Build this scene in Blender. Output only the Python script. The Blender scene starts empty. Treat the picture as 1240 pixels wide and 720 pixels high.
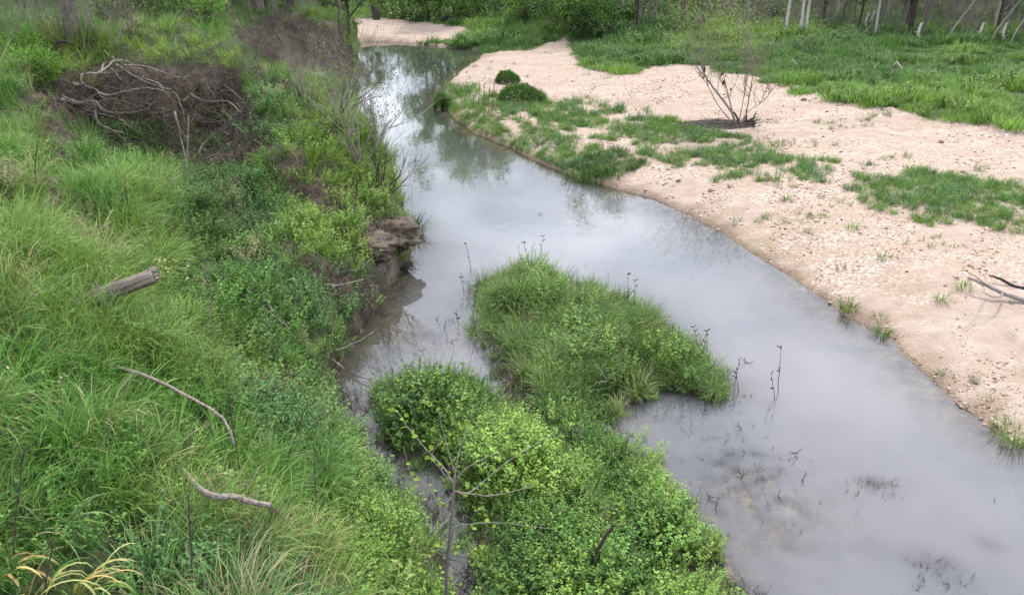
import bpy, math, random
import numpy as np
from mathutils import Vector, Euler
random.seed(11); R = np.random.default_rng(11)
sc = bpy.context.scene
COL = sc.collection
rad = math.radians

# ------------------------------------------------------------------ camera
CAM_Z, PITCH, FPX = 6.0, rad(23.3), 973.0      # metres above the water, tilt, focal length in photo pixels
cam = bpy.data.cameras.new('camera'); co = bpy.data.objects.new('camera', cam); COL.objects.link(co)
co.location = (0, 0, CAM_Z); co.rotation_euler = (rad(90) - PITCH, 0, 0)
cam.sensor_width = 36; cam.lens = 36 * FPX / 1240; cam.clip_end = 3000; cam.clip_start = 0.05
sc.camera = co
# ------------------------------------------------------------------ world: sky with thin bright cloud
SUN_EL, SUN_AZ = rad(56), rad(20)               # azimuth from +Y towards +X
w = bpy.data.worlds.new('World'); sc.world = w; w.use_nodes = True
nt = w.node_tree; nt.nodes.clear(); N = nt.nodes.new; L = nt.links.new
sky = N('ShaderNodeTexSky'); sky.sky_type = 'NISHITA'; sky.sun_disc = False
sky.sun_elevation = SUN_EL; sky.sun_rotation = SUN_AZ
bg1 = N('ShaderNodeBackground'); bg1.inputs[1].default_value = 0.12; L(sky.outputs[0], bg1.inputs[0])
tc = N('ShaderNodeTexCoord'); sep = N('ShaderNodeSeparateXYZ'); L(tc.outputs['Generated'], sep.inputs[0])
mz = N('ShaderNodeMath'); mz.operation = 'MAXIMUM'; L(sep.outputs[2], mz.inputs[0]); mz.inputs[1].default_value = 0.0
az = N('ShaderNodeMath'); az.operation = 'ADD'; L(mz.outputs[0], az.inputs[0]); az.inputs[1].default_value = 0.22
dv = N('ShaderNodeVectorMath'); dv.operation = 'DIVIDE'; L(tc.outputs['Generated'], dv.inputs[0])
cb = N('ShaderNodeCombineXYZ')
for k in range(3): L(az.outputs[0], cb.inputs[k])
L(cb.outputs[0], dv.inputs[1])
n1 = N('ShaderNodeTexNoise'); n1.inputs['Scale'].default_value = 1.7; n1.inputs['Detail'].default_value = 6; n1.inputs['Roughness'].default_value = .52
L(dv.outputs[0], n1.inputs['Vector'])
cr = N('ShaderNodeValToRGB'); cr.color_ramp.elements[0].position = .36; cr.color_ramp.elements[1].position = .56
cr.color_ramp.elements[0].color = (.5, .5, .5, 1)
L(n1.outputs[0], cr.inputs[0])
n2 = N('ShaderNodeTexNoise'); n2.inputs['Scale'].default_value = 2.6; n2.inputs['Detail'].default_value = 4
L(dv.outputs[0], n2.inputs['Vector'])
cr2 = N('ShaderNodeValToRGB'); cr2.color_ramp.elements[0].position = .36; cr2.color_ramp.elements[1].position = .62
cr2.color_ramp.elements[0].color = (.84, .92, 1.10, 1); cr2.color_ramp.elements[1].color = (1.68, 1.76, 1.98, 1)
L(n2.outputs[0], cr2.inputs[0])
bg2 = N('ShaderNodeBackground'); bg2.inputs[1].default_value = 1.0; L(cr2.outputs[0], bg2.inputs[0])
mx = N('ShaderNodeMixShader'); L(cr.outputs[0], mx.inputs[0]); L(bg1.outputs[0], mx.inputs[1]); L(bg2.outputs[0], mx.inputs[2])
wo = N('ShaderNodeOutputWorld'); L(mx.outputs[0], wo.inputs[0])
# ------------------------------------------------------------------ sun behind thin cloud
sl = bpy.data.lights.new('sun', 'SUN'); sl.energy = 2.9; sl.angle = rad(10); sl.color = (1, .955, .88)
so = bpy.data.objects.new('sun', sl); COL.objects.link(so)
sd = Vector((math.sin(SUN_AZ) * math.cos(SUN_EL), math.cos(SUN_AZ) * math.cos(SUN_EL), math.sin(SUN_EL)))
so.rotation_euler = sd.to_track_quat('Z', 'Y').to_euler(); so.location = (0, 0, 40)
sc.view_settings.view_transform = 'Standard'; sc.view_settings.look = 'None'
sc.view_settings.exposure = 0.66; sc.view_settings.gamma = 1
sc.cycles.max_bounces = 5; sc.cycles.diffuse_bounces = 2; sc.cycles.glossy_bounces = 2
sc.cycles.transmission_bounces = 3; sc.cycles.transparent_max_bounces = 6
sc.cycles.use_adaptive_sampling = True; sc.cycles.adaptive_threshold = .02
sc.cycles.caustics_reflective = False; sc.cycles.caustics_refractive = False

# ------------------------------------------------------------------ helpers: picture <-> place
CP, SP = math.cos(PITCH), math.sin(PITCH)
def ray(px, py):
    a, b = px - 620.0, 360.0 - py
    return np.array([a, FPX * CP + b * SP, -FPX * SP + b * CP]) / FPX
def at(px, py, z=0.0):
    d = ray(px, py); t = (z - CAM_Z) / d[2]
    return np.array([d[0] * t, d[1] * t])
def project(x, y, z):
    yy = y * CP - (z - CAM_Z) * SP; up = y * SP + (z - CAM_Z) * CP
    yy = np.where(yy < .2, .2, yy)
    return 620 + FPX * x / yy, 360 - FPX * up / yy
def hsh(ix, iy, s):
    h = (ix.astype(np.int64) * 374761393 + iy.astype(np.int64) * 668265263 + s * 1442695041) & 0x7fffffff
    h = ((h ^ (h >> 13)) * 1274126177) & 0x7fffffff
    return ((h ^ (h >> 16)) & 0xffff) / 65535.0
def vnoise(x, y, s=0):
    fx, fy = np.floor(x), np.floor(y); u, v = x - fx, y - fy
    u = u * u * (3 - 2 * u); v = v * v * (3 - 2 * v)
    a, b, c, d = hsh(fx, fy, s), hsh(fx + 1, fy, s), hsh(fx, fy + 1, s), hsh(fx + 1, fy + 1, s)
    return (a * (1 - u) + b * u) * (1 - v) + (c * (1 - u) + d * u) * v
def fbm(x, y, s=0, o=4):
    x = np.asarray(x, float); y = np.asarray(y, float)
    t = 0; a = .5; n = 0
    for k in range(o):
        t = t + a * vnoise(x, y, s + k); n += a; a *= .5; x = x * 2.03 + 7.1; y = y * 2.03 + 3.7
    return t / n
def sstep(a, b, x):
    t = np.clip((x - a) / (b - a), 0, 1); return t * t * (3 - 2 * t)
def inside(poly, x, y):
    x = np.asarray(x, float); y = np.asarray(y, float); r = np.zeros(x.shape, bool); n = len(poly)
    for i in range(n):
        (x0, y0), (x1, y1) = poly[i], poly[(i + 1) % n]
        if y0 == y1: continue
        c = ((y0 > y) != (y1 > y)) & (x < (x1 - x0) * (y - y0) / (y1 - y0) + x0); r ^= c
    return r
def sdist(poly, x, y):       # negative inside
    d = np.full(np.shape(x), 1e9); n = len(poly)
    for i in range(n):
        (x0, y0), (x1, y1) = poly[i], poly[(i + 1) % n]
        ex, ey = x1 - x0, y1 - y0; q = ex * ex + ey * ey + 1e-12
        t = np.clip(((x - x0) * ex + (y - y0) * ey) / q, 0, 1)
        d = np.minimum(d, np.hypot(x - x0 - t * ex, y - y0 - t * ey))
    return np.where(inside(poly, x, y), -d, d)

# ------------------------------------------------------------------ the lie of the land
right_shore = [(1240, 537), (1205, 517), (1140, 470), (1075, 410), (1020, 377), (960, 337), (905, 302), (870, 280), (830, 258), (790, 240),
               (740, 227), (700, 215), (650, 194), (610, 176), (575, 160), (548, 140), (533, 120), (543, 103), (560, 85), (580, 72), (588, 62), (540, 57), (480, 51), (440, 50)]
left_shore = [(428, 60), (426, 80), (425, 110), (428, 140), (440, 170), (455, 200), (470, 228), (486, 250), (496, 272), (500, 300), (485, 325), (466, 352),
              (450, 378), (428, 412), (408, 440), (400, 480), (408, 520), (440, 560), (470, 595), (505, 625), (525, 655), (545, 690), (555, 720)]
RIVER = [(13, -9), (9.3, 4)] + [tuple(at(*p)) for p in right_shore] + [tuple(at(*p)) for p in left_shore] + [(-.7, 4.5), (-.9, 0), (-1.5, -9)]
isl = [(585, 720), (572, 660), (565, 610), (540, 575), (490, 555), (462, 520), (460, 480), (485, 462), (530, 455), (575, 462), (606, 500), (612, 470), (598, 430), (580, 395),
       (578, 360), (600, 338), (650, 326), (700, 346), (760, 368), (812, 396), (848, 434), (890, 478), (866, 488), (835, 478), (800, 474), (765, 488), (735, 508),
       (780, 562), (836, 612), (878, 668), (902, 720)]
ISLAND = [tuple(at(*p)) for p in isl] + [(2.7, 4.6), (2.0, 3.4), (.7, 3.2), (-.1, 4.6)]
CTRL = [  # picture x, y, height
 (0,720,2.1),(100,720,2.0),(200,700,1.75),(300,700,1.3),(400,700,.85),(480,710,.5),(0,600,2.25),(120,600,2.05),(230,600,1.5),(330,600,1.1),(420,620,.6),
 (0,500,2.35),(130,480,2.1),(230,500,1.5),(320,500,1.05),(380,500,.5),(0,400,2.5),(120,400,2.3),(220,400,1.55),(320,400,1.15),(400,410,.6),
 (0,320,2.6),(100,330,2.35),(200,320,1.65),(300,320,1.35),(380,320,1.1),(440,330,.65),(0,240,2.8),(90,250,2.5),(180,250,1.35),(270,240,1.25),(360,250,1.5),(430,265,1.15),(480,272,.9),
 (0,180,2.9),(60,190,2.75),(120,190,1.6),(200,190,1.4),(270,190,1.5),(325,180,2.25),(390,205,1.75),(440,235,1.4),(475,255,1.05),
 (30,130,3.0),(80,140,2.1),(150,150,1.7),(230,150,1.65),(285,150,1.9),(60,88,3.35),(120,82,3.35),(200,78,3.35),(280,80,3.3),(310,112,2.9),(340,140,2.65),(380,170,2.1),
 (0,100,3.3),(0,60,3.4),(100,60,3.4),(200,55,3.4),(280,58,3.3),(310,80,3.0),(360,110,2.3),(395,130,1.8),(410,150,1.4),(0,30,3.5),(100,30,3.5),(200,30,3.45),
 (290,30,3.35),(340,18,3.3),(400,28,2.9),(330,62,2.2),(370,80,1.6),(410,98,1.0),(425,60,1.2),(420,35,2.3),(350,8,3.3),(410,10,2.6),(300,5,3.3),
 # right side
 (1240,500,.3),(1200,450,.35),(1240,350,.5),(1150,370,.42),(1050,330,.4),(950,270,.38),(1100,260,.5),(1240,250,.6),(900,220,.42),(800,200,.42),(1000,200,.5),(1100,210,.42),(1240,200,.45),
 (700,180,.4),(640,150,.35),(600,125,.3),(720,110,.35),(640,80,.3),(800,130,.33),(900,140,.35),(1000,160,.38),(1240,175,.45),(680,60,.4),
 (600,50,.5),(640,40,.8),(720,60,.8),(760,75,.75),(830,65,.85),(900,80,.8),(950,90,.8),(1060,115,.85),(1150,130,.85),(1240,135,.85),(850,45,1.0),(1000,60,1.0),(1100,70,1.05),(1240,75,1.1),
 (900,25,1.2),(1100,38,1.2),(1240,45,1.25),(720,35,1.3),(680,15,2.2),(640,10,2.0),(740,5,2.4),(560,18,1.0),(600,22,1.2),(500,12,.9),(450,40,.3),(500,42,.3),(560,42,.35),(450,22,.5),(520,5,1.6),(440,8,.9)]
P = np.array([list(at(a, b, c)) + [c] for a, b, c in CTRL] +
  [[-9, 2, 2.4], [-6, -4, 2.5], [-2.5, 1, 1.3], [-2.5, -6, 1.4], [-15, 8, 2.9], [-30, 15, 3.5], [-60, 30, 4], [-40, -20, 4], [-60, 70, 4.5], [-25, 60, 3.6], [-12, 60, 3], [-100, 150, 6],
   [13, 3, .5], [18, -6, .8], [25, 8, 1], [40, 15, 1.6], [45, 35, 1.4], [80, 40, 2.5], [60, 70, 2], [20, 75, 2.2], [30, 100, 3], [0, 110, 3.2], [-10, 90, 3], [100, 120, 4], [0, 300, 5], [200, 300, 6], [-200, 300, 6], [300, 0, 5], [-300, 0, 6], [0, -100, 3], [0, 900, 6], [600, 600, 8], [-600, 600, 8]])
LX, LY = [-9, 6, 9, 13, 20, 28, 40, 54, 62, 75, 95], [3, 1, .5, 0, 0, -1.5, -5, -8.5, -12.5, -16, -20]   # a line down the middle of the creek
def phi(d2): return np.sqrt(d2 + .25)
_A = phi((P[:, None, 0] - P[None, :, 0]) ** 2 + (P[:, None, 1] - P[None, :, 1]) ** 2)
_n = len(P); _M = np.zeros((_n + 1, _n + 1)); _M[:_n, :_n] = _A - np.eye(_n) * .06; _M[:_n, _n] = 1; _M[_n, :_n] = 1
_W = np.linalg.solve(_M, np.append(P[:, 2], 0))
BED = [(935, 625, 1.0, .30), (1062, 588, .28, .30), (1135, 690, .34, .34), (1198, 660, .2, .25), (890, 560, .8, .25), (700, 700, .5, .1), (520, 400, .8, .22), (460, 500, .6, .2), (790, 500, .6, .2)]
def height(x, y):
    x = np.asarray(x, float); y = np.asarray(y, float); sh = x.shape; x = x.ravel(); y = y.ravel()
    h = np.full(x.shape, _W[_n])
    for i in range(_n): h = h + _W[i] * phi((x - P[i, 0]) ** 2 + (y - P[i, 1]) ** 2)
    wob = (fbm(x * .9, y * .9, 3) - .5) * .5 + (fbm(x * 4, y * 4, 9, 3) - .5) * .18
    dr = sdist(RIVER, x, y); di = sdist(ISLAND, x, y)
    left = x < np.interp(y, LX, LY)
    dr = dr + wob * np.where(left, .5, .6)
    wdt = np.where(left, .75, 2.2 + .09 * np.maximum(y - 30, 0))
    land = np.maximum(h, .12)
    rough = (fbm(x * 1.3, y * 1.3, 21, 5) - .5)
    land = land + rough * np.where(left, 1.15, .12) * sstep(0, 1.5, dr) + (fbm(x * 7, y * 7, 5, 3) - .5) * np.where(left, .10, .022)
    hl = np.where(left, land * (1 - (1 - np.clip(dr / wdt, 0, 1)) ** 2), land * sstep(-.35, 1, dr / wdt) * .9 + .1 * land * np.clip(dr / wdt, 0, 1))
    hl = hl * np.clip(dr / .08, 0, 1)
    ih = .10 + .62 * np.maximum(fbm(x * 1.3, y * 1.3, 31) - .34, 0)
    hi = ih * sstep(0, .8, -di + wob * .15)
    depth = -.42 * sstep(0, 1.8, -dr) - .05 * sstep(0, .5, -dr)
    for (a, b, r, q) in BED:
        c = at(a, b); depth = np.where(-depth > 0, np.minimum(depth + q * (.25 + 1.5 * fbm(x * 5, y * 5, 88, 4)) * np.exp(-(((x - c[0]) / r) ** 2 + ((y - c[1]) / r) ** 2) * (.6 + .9 * fbm(x * 2, y * 2, 89))), -.04), depth)
    depth = depth * (1 - np.exp(-np.maximum(di, 0) / .45) * .85) + (fbm(x * 3, y * 3, 77) - .5) * .05
    res = np.where(dr > 0, hl, np.where(di < 0, hi, np.minimum(depth, -.004)))
    return res.reshape(sh)
def hit(px, py):
    d = ray(px, py); t = np.exp(np.linspace(math.log(2.5), math.log(260), 2600)); t = t
    x, y, z = d[0] * t, d[1] * t, CAM_Z + d[2] * t
    h = np.maximum(height(x, y), 0); k = np.argmax(z < h)
    if k == 0: return Vector((x[-1], y[-1], float(h[-1])))
    return Vector((x[k], y[k], float(h[k])))
def H1(x, y): return float(height(np.array([x]), np.array([y]))[0])

# picture-outline of the patches, used on points projected from the ground
ZP = {
 'scarp1': [(22, 118), (60, 92), (130, 82), (285, 78), (304, 120), (312, 195), (250, 215), (190, 150), (130, 150), (95, 175), (80, 250), (60, 190)],
 'scarp2': [(285, 38), (340, 20), (400, 30), (432, 50), (438, 100), (400, 98), (350, 82), (300, 56)],
 'nose': [(430, 262), (468, 262), (505, 272), (515, 330), (460, 352), (428, 330), (436, 296)],
 'base': [(345, 296), (385, 312), (440, 336), (462, 350), (448, 400), (424, 420), (418, 372), (380, 352)],
 'patch1': [(318, 172), (350, 178), (400, 212), (440, 238), (444, 262), (410, 268), (372, 250), (335, 215)],
 'patch2': [(55, 190), (85, 175), (100, 225), (96, 262), (74, 250)],
 'strip_far': [(515, 104), (575, 106), (604, 122), (655, 150), (705, 178), (715, 205), (690, 224), (640, 200), (585, 176), (530, 144)],
 'strip_mid': [(610, 118), (660, 120), (720, 126), (800, 141), (860, 161), (930, 181), (1016, 203), (990, 219), (920, 217), (850, 202), (800, 194), (755, 174), (690, 156), (640, 138)],
 'strip_right': [(1025, 226), (1060, 216), (1110, 212), (1240, 222), (1500, 230), (1500, 335), (1240, 290), (1150, 268), (1060, 250)],
 'dark_patch': [(690, 188), (760, 184), (775, 205), (740, 216), (700, 216)],
 'meadow': [(690, 44), (700, 68), (716, 84), (750, 92), (790, 80), (830, 78), (900, 93), (950, 104), (1000, 118), (1060, 129), (1150, 145), (1240, 153), (1900, 190), (1900, -400), (420, -400), (424, 20), (480, 24), (580, 36), (560, 48), (500, 52), (588, 64), (640, 58), (670, 50)],
 'far_gravel': [(424, 27), (470, 24), (520, 27), (580, 38), (556, 47), (480, 52), (424, 53)]}
def zone(n, x, y, z, j=1.0):
    px, py = project(x, y, z)
    jx = (fbm(x * 1.1, y * 1.1, 50) - .5) * 60 * j; jy = (fbm(x * 1.1, y * 1.1, 51) - .5) * 26 * j
    sc_ = np.clip((py + 60) / 240, .12, 1)
    return inside(ZP[n], px + jx * sc_, py + jy * sc_)

# ------------------------------------------------------------------ materials
def srgb(r, g, b): return tuple(((c / 255) / 12.92 if c / 255 <= .04045 else ((c / 255 + .055) / 1.055) ** 2.4) for c in (r, g, b)) + (1,)
class NT:
    def __init__(s, name):
        s.m = bpy.data.materials.new(name); s.m.use_nodes = True; s.t = s.m.node_tree; s.t.nodes.clear(); s.out = s.n('ShaderNodeOutputMaterial')
    def n(s, k, **kw):
        o = s.t.nodes.new(k)
        for a, b in kw.items(): setattr(o, a, b)
        return o
    def l(s, a, b): s.t.links.new(a, b)
    def noise(s, scale, detail=5, rough=.55, vec=None):
        o = s.n('ShaderNodeTexNoise'); o.inputs['Scale'].default_value = scale; o.inputs['Detail'].default_value = detail; o.inputs['Roughness'].default_value = rough
        if vec: s.l(vec, o.inputs['Vector'])
        return o.outputs[0]
    def ramp(s, f, stops):
        o = s.n('ShaderNodeValToRGB'); e = o.color_ramp.elements
        while len(e) < len(stops): e.new(.5)
        for i, (p, c) in enumerate(stops): e[i].position = p; e[i].color = c
        s.l(f, o.inputs[0]); return o.outputs[0]
    def mix(s, f, a, b, mode='MIX'):
        o = s.n('ShaderNodeMix', data_type='RGBA', blend_type=mode)
        for i, v in ((0, f), (6, a), (7, b)):
            if isinstance(v, (int, float)): o.inputs[i].default_value = v
            elif isinstance(v, tuple): o.inputs[i].default_value = v
            else: s.l(v, o.inputs[i])
        return o.outputs[2]
    def math(s, op, a, b=0.0):
        o = s.n('ShaderNodeMath', operation=op)
        for i, v in ((0, a), (1, b)):
            if isinstance(v, (int, float)): o.inputs[i].default_value = v
            else: s.l(v, o.inputs[i])
        return o.outputs[0]
    def attr(s, name, typ='GEOMETRY'): return s.n('ShaderNodeAttribute', attribute_name=name, attribute_type=typ)
    def bsdf(s, color, rough=.9, bump=None, dist=.02, strength=.6, spec=.3):
        o = s.n('ShaderNodeBsdfPrincipled'); o.inputs['Roughness'].default_value = rough
        o.inputs['Specular IOR Level'].default_value = spec
        if isinstance(color, tuple): o.inputs['Base Color'].default_value = color
        else: s.l(color, o.inputs['Base Color'])
        if bump is not None:
            b = s.n('ShaderNodeBump'); b.inputs['Distance'].default_value = dist; b.inputs['Strength'].default_value = strength
            s.l(bump, b.inputs['Height']); s.l(b.outputs[0], o.inputs['Normal'])
        return o
def leaf_mat(name, base=None, trans=.28):
    t = NT(name); sh = t.attr('shade').outputs['Fac']
    c = t.attr('tint', 'INSTANCER').outputs['Color'] if base is None else base
    rnd = t.n('ShaderNodeObjectInfo').outputs['Random']
    v = t.math('ADD', t.math('MULTIPLY', sh, 1.0), t.math('ADD', .20, t.math('MULTIPLY', rnd, .55)))
    vc = t.n('ShaderNodeCombineXYZ'); [t.l(v, vc.inputs[k]) for k in range(3)]
    c2 = t.mix(1.0, c, vc.outputs[0], 'MULTIPLY')
    yel = t.mix(t.math('MULTIPLY', t.math('POWER', sh, 4.0), .45), c2, (.30, .33, .07, 1))
    pr = t.bsdf(yel, .55, spec=.16)
    tr = t.n('ShaderNodeBsdfTranslucent'); t.l(t.mix(1.0, yel, (1.0, 1.15, .55, 1), 'MULTIPLY'), tr.inputs[0])
    m = t.n('ShaderNodeMixShader'); m.inputs[0].default_value = trans; t.l(pr.outputs[0], m.inputs[1]); t.l(tr.outputs[0], m.inputs[2])
    t.l(m.outputs[0], t.out.inputs[0]); return t.m
def bark_mat(name, c1, c2, scale=30, rough=.9, dist=.01, along=.25):
    t = NT(name); tcn = t.n('ShaderNodeTexCoord'); mp = t.n('ShaderNodeMapping'); mp.inputs['Scale'].default_value = (1, 1, along)
    t.l(tcn.outputs['Object'], mp.inputs[0])
    f = t.noise(scale, 6, .65, mp.outputs[0]); f2 = t.noise(scale * .22, 3, .5, tcn.outputs['Object'])
    c = t.ramp(f, [(.34, c1), (.64, c2)]); c = t.mix(t.math('MULTIPLY', f2, .6), c, c1)
    t.l(t.bsdf(c, rough, f, dist, .9).outputs[0], t.out.inputs[0]); return t.m
M = {}
M['leaf'] = leaf_mat('instanced_foliage')
M['leaf_sap'] = leaf_mat('sapling_leaf', (.22, .33, .05, 1), .45)
M['leaf_yellow'] = leaf_mat('yellow_blade', (.42, .43, .17, 1), .4)
M['leaf_orange'] = leaf_mat('orange_blade', (.50, .36, .16, 1), .4)
M['leaf_blue'] = leaf_mat('grey_green_blade', (.17, .27, .13, 1), .35)
M['leaf_bush'] = leaf_mat('dark_bush_leaf', (.065, .14, .045, 1), .3)
M['leaf_green'] = leaf_mat('green_leaf', (.12, .25, .045, 1), .35)
M['leaf_pale'] = leaf_mat('pale_crown_leaf', (.17, .20, .085, 1), .35)
M['leaf_flower'] = leaf_mat('pale_yellow_leaf', (.50, .52, .18, 1), .4)
M['bark'] = bark_mat('grey_bark', (.07, .058, .05, 1), (.26, .225, .195, 1), 14)
M['bark_dark'] = bark_mat('dark_bark', (.022, .017, .014, 1), (.085, .065, .052, 1), 20)
M['bark_white'] = bark_mat('white_bark', (.30, .28, .24, 1), (.60, .57, .50, 1), 9, along=.6)
M['dead'] = bark_mat('weathered_wood', (.10, .08, .065, 1), (.40, .34, .29, 1), 34, dist=.015, along=1)
M['log'] = bark_mat('log_bark', (.075, .058, .048, 1), (.40, .33, .28, 1), 34, dist=.03, along=.09)
M['dead_grey'] = bark_mat('grey_twig', (.15, .125, .105, 1), (.42, .37, .32, 1), 40)
M['root'] = bark_mat('root_wood', (.048, .037, .028, 1), (.24, .20, .16, 1), 18)
M['stem'] = bark_mat('dark_stem', (.035, .022, .022, 1), (.12, .085, .07, 1), 40)
M['stem_green'] = bark_mat('green_stem', (.10, .13, .04, 1), (.28, .28, .12, 1), 40)
def pebble_mat():
    t = NT('pebbles'); r = t.n('ShaderNodeObjectInfo').outputs['Random']
    c = t.ramp(r, [(0, srgb(118, 98, 84)), (.25, srgb(172, 148, 130)), (.55, srgb(200, 182, 164)), (.8, srgb(158, 124, 100)), (1, srgb(84, 74, 68))])
    t.l(t.bsdf(c, .75, t.noise(60), .003).outputs[0], t.out.inputs[0]); return t.m
M['pebble'] = pebble_mat()
def sand_mat():
    t = NT('gravel_sand'); tcn = t.n('ShaderNodeTexCoord').outputs['Object']
    big = t.noise(.32, 5, .6, tcn); med = t.noise(2.2, 6, .6, tcn)
    vo = t.n('ShaderNodeTexVoronoi'); vo.inputs['Scale'].default_value = 24; t.l(tcn, vo.inputs['Vector'])
    vs = t.n('ShaderNodeSeparateColor'); t.l(vo.outputs['Color'], vs.inputs[0])
    stones = t.ramp(vs.outputs[0], [(0, srgb(104, 86, 74)), (.2, srgb(154, 134, 120)), (.5, srgb(186, 169, 154)), (.8, srgb(140, 119, 103)), (.93, srgb(204, 190, 176)), (1, srgb(222, 210, 196))])
    sand = t.ramp(med, [(.3, srgb(143, 125, 112)), (.5, srgb(163, 146, 133)), (.72, srgb(180, 164, 152))])
    f = t.ramp(t.math('ADD', t.math('MULTIPLY', big, 1.0), t.math('MULTIPLY', med, .35)), [(.60, (0, 0, 0, 1)), (.72, (1, 1, 1, 1))])
    c = t.mix(t.math('MULTIPLY', f, .85), sand, stones)
    brown = t.ramp(t.noise(.9, 6, .65, tcn), [(.56, (0, 0, 0, 1)), (.68, (1, 1, 1, 1))])
    mb_ = t.n('ShaderNodeMapping'); mb_.inputs['Rotation'].default_value = (0, 0, .95); mb_.inputs['Scale'].default_value = (.28, 1.5, 1); t.l(tcn, mb_.inputs[0])
    band = t.ramp(t.noise(.9, 5, .55, mb_.outputs[0]), [(.38, (0, 0, 0, 1)), (.62, (1, 1, 1, 1))])
    c = t.mix(t.math('MULTIPLY', brown, .5), c, srgb(146, 120, 98)); c = t.mix(t.math('MULTIPLY', band, .5), c, srgb(152, 130, 112))
    c = t.mix(t.attr('wet').outputs['Fac'], c, t.mix(.62, c, srgb(96, 78, 56)))
    c = t.mix(t.attr('damp').outputs['Fac'], c, srgb(110, 104, 70))
    hgt = t.math('ADD', t.math('MULTIPLY', vo.outputs['Distance'], -.6), t.math('MULTIPLY', med, 1.4))
    t.l(t.bsdf(c, .92, hgt, .04, .8).outputs[0], t.out.inputs[0]); return t.m
def soil_mat():
    t = NT('bank_soil'); tcn = t.n('ShaderNodeTexCoord').outputs['Object']
    a = t.noise(2.2, 8, .68, tcn); b = t.noise(.7, 4, .55, tcn); f = t.noise(14, 6, .7, tcn)
    soil = t.ramp(a, [(.32, (.022, .016, .011, 1)), (.5, (.065, .047, .033, 1)), (.7, (.15, .112, .08, 1))])
    litter = t.ramp(f, [(.35, (.028, .040, .016, 1)), (.52, (.055, .075, .026, 1)), (.7, (.14, .13, .065, 1))])
    c = t.mix(t.attr('soil').outputs['Fac'], litter, soil)
    c = t.mix(t.attr('clay').outputs['Fac'], c, t.ramp(a, [(.35, (.10, .078, .055, 1)), (.65, (.24, .195, .145, 1))]))
    c = t.mix(t.attr('wet').outputs['Fac'], c, t.mix(.7, c, (.035, .026, .018, 1)))
    hgt = t.math('ADD', a, t.math('MULTIPLY', f, .5))
    t.l(t.bsdf(c, .95, hgt, .12, .9).outputs[0], t.out.inputs[0]); return t.m
def bed_mat():
    t = NT('river_bed_mud'); tcn = t.n('ShaderNodeTexCoord').outputs['Object']
    c = t.ramp(t.noise(3.5, 9, .68, tcn), [(.38, (.06, .048, .034, 1)), (.5, (.17, .14, .105, 1)), (.64, (.32, .27, .21, 1))])
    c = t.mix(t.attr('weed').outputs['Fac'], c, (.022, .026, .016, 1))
    t.l(t.bsdf(c, .9).outputs[0], t.out.inputs[0]); return t.m
def water_mat():
    t = NT('turbid_water'); geo = t.n('ShaderNodeTexCoord').outputs['Object']
    mp = t.n('ShaderNodeMapping'); mp.inputs['Scale'].default_value = (1, .55, 1); mp.inputs['Rotation'].default_value = (0, 0, .5); t.l(geo, mp.inputs[0])
    r1 = t.noise(1.0, 3, .5, mp.outputs[0]); r2 = t.noise(6.5, 3, .5, mp.outputs[0])
    hgt = t.math('ADD', t.math('MULTIPLY', r1, 1.0), t.math('MULTIPLY', r2, .22))
    b = t.n('ShaderNodeBump'); b.inputs['Strength'].default_value = .5; b.inputs['Distance'].default_value = .010; t.l(hgt, b.inputs['Height'])
    silt = t.ramp(t.noise(.30, 4, .5, geo), [(.36, (.128, .134, .148, 1)), (.64, (.178, .166, .166, 1))])
    silt = t.mix(t.attr('clear').outputs['Fac'], silt, (.050, .060, .048, 1))  # mixes in a darker body colour, including the painted bank shadow
    df = t.n('ShaderNodeBsdfDiffuse'); t.l(silt, df.inputs[0])
    tp = t.n('ShaderNodeBsdfTransparent'); tp.inputs[0].default_value = (.88, .86, .80, 1)
    op = t.math('SUBTRACT', 1.0, t.math('POWER', 2.718, t.math('MULTIPLY', t.attr('depth').outputs['Fac'], -4.2)))
    m1 = t.n('ShaderNodeMixShader'); t.l(op, m1.inputs[0]); t.l(tp.outputs[0], m1.inputs[1]); t.l(df.outputs[0], m1.inputs[2])
    gl = t.n('ShaderNodeBsdfGlossy'); gl.inputs['Roughness'].default_value = .006; gl.inputs[0].default_value = (1, 1, 1, 1); t.l(b.outputs[0], gl.inputs['Normal'])
    fr = t.n('ShaderNodeFresnel'); fr.inputs[0].default_value = 1.52; t.l(b.outputs[0], fr.inputs['Normal'])
    m2 = t.n('ShaderNodeMixShader'); t.l(fr.outputs[0], m2.inputs[0]); t.l(m1.outputs[0], m2.inputs[1]); t.l(gl.outputs[0], m2.inputs[2])
    t.l(m2.outputs[0], t.out.inputs[0]); return t.m
M['sand'], M['soil'], M['bed'], M['water'] = sand_mat(), soil_mat(), bed_mat(), water_mat()

# ------------------------------------------------------------------ ground and water
def steps(a, b, first, g):
    v = [a]; s = first
    while v[-1] < b: s *= g; v.append(v[-1] + s)
    return v
pos = list(np.arange(0, 8, .075)) + steps(8, 60, .085, 1.017) ; pos += steps(pos[-1] + 1, 700, 1.2, 1.12)
xs = np.array([-v for v in pos[:0:-1]] + pos)
ys = list(np.arange(-9, 2, .25)) + list(np.arange(2, 9, .07)) + steps(9, 130, .075, 1.0075); ys = np.array(ys + steps(ys[-1] + 2, 1200, 2, 1.12))
X, Y = np.meshgrid(xs, ys); Z = height(X, Y)
nx, ny = len(xs), len(ys)
IDX = np.arange(nx * ny).reshape(ny, nx)
quads = np.stack([IDX[:-1, :-1], IDX[:-1, 1:], IDX[1:, 1:], IDX[1:, :-1]], -1).reshape(-1, 4)
Xf, Yf, Zf = X.ravel(), Y.ravel(), Z.ravel()
dRf = sdist(RIVER, Xf, Yf)
LEFT = Xf < np.interp(Yf, LX, LY)
Zc = np.maximum(Zf, 0)
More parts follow.
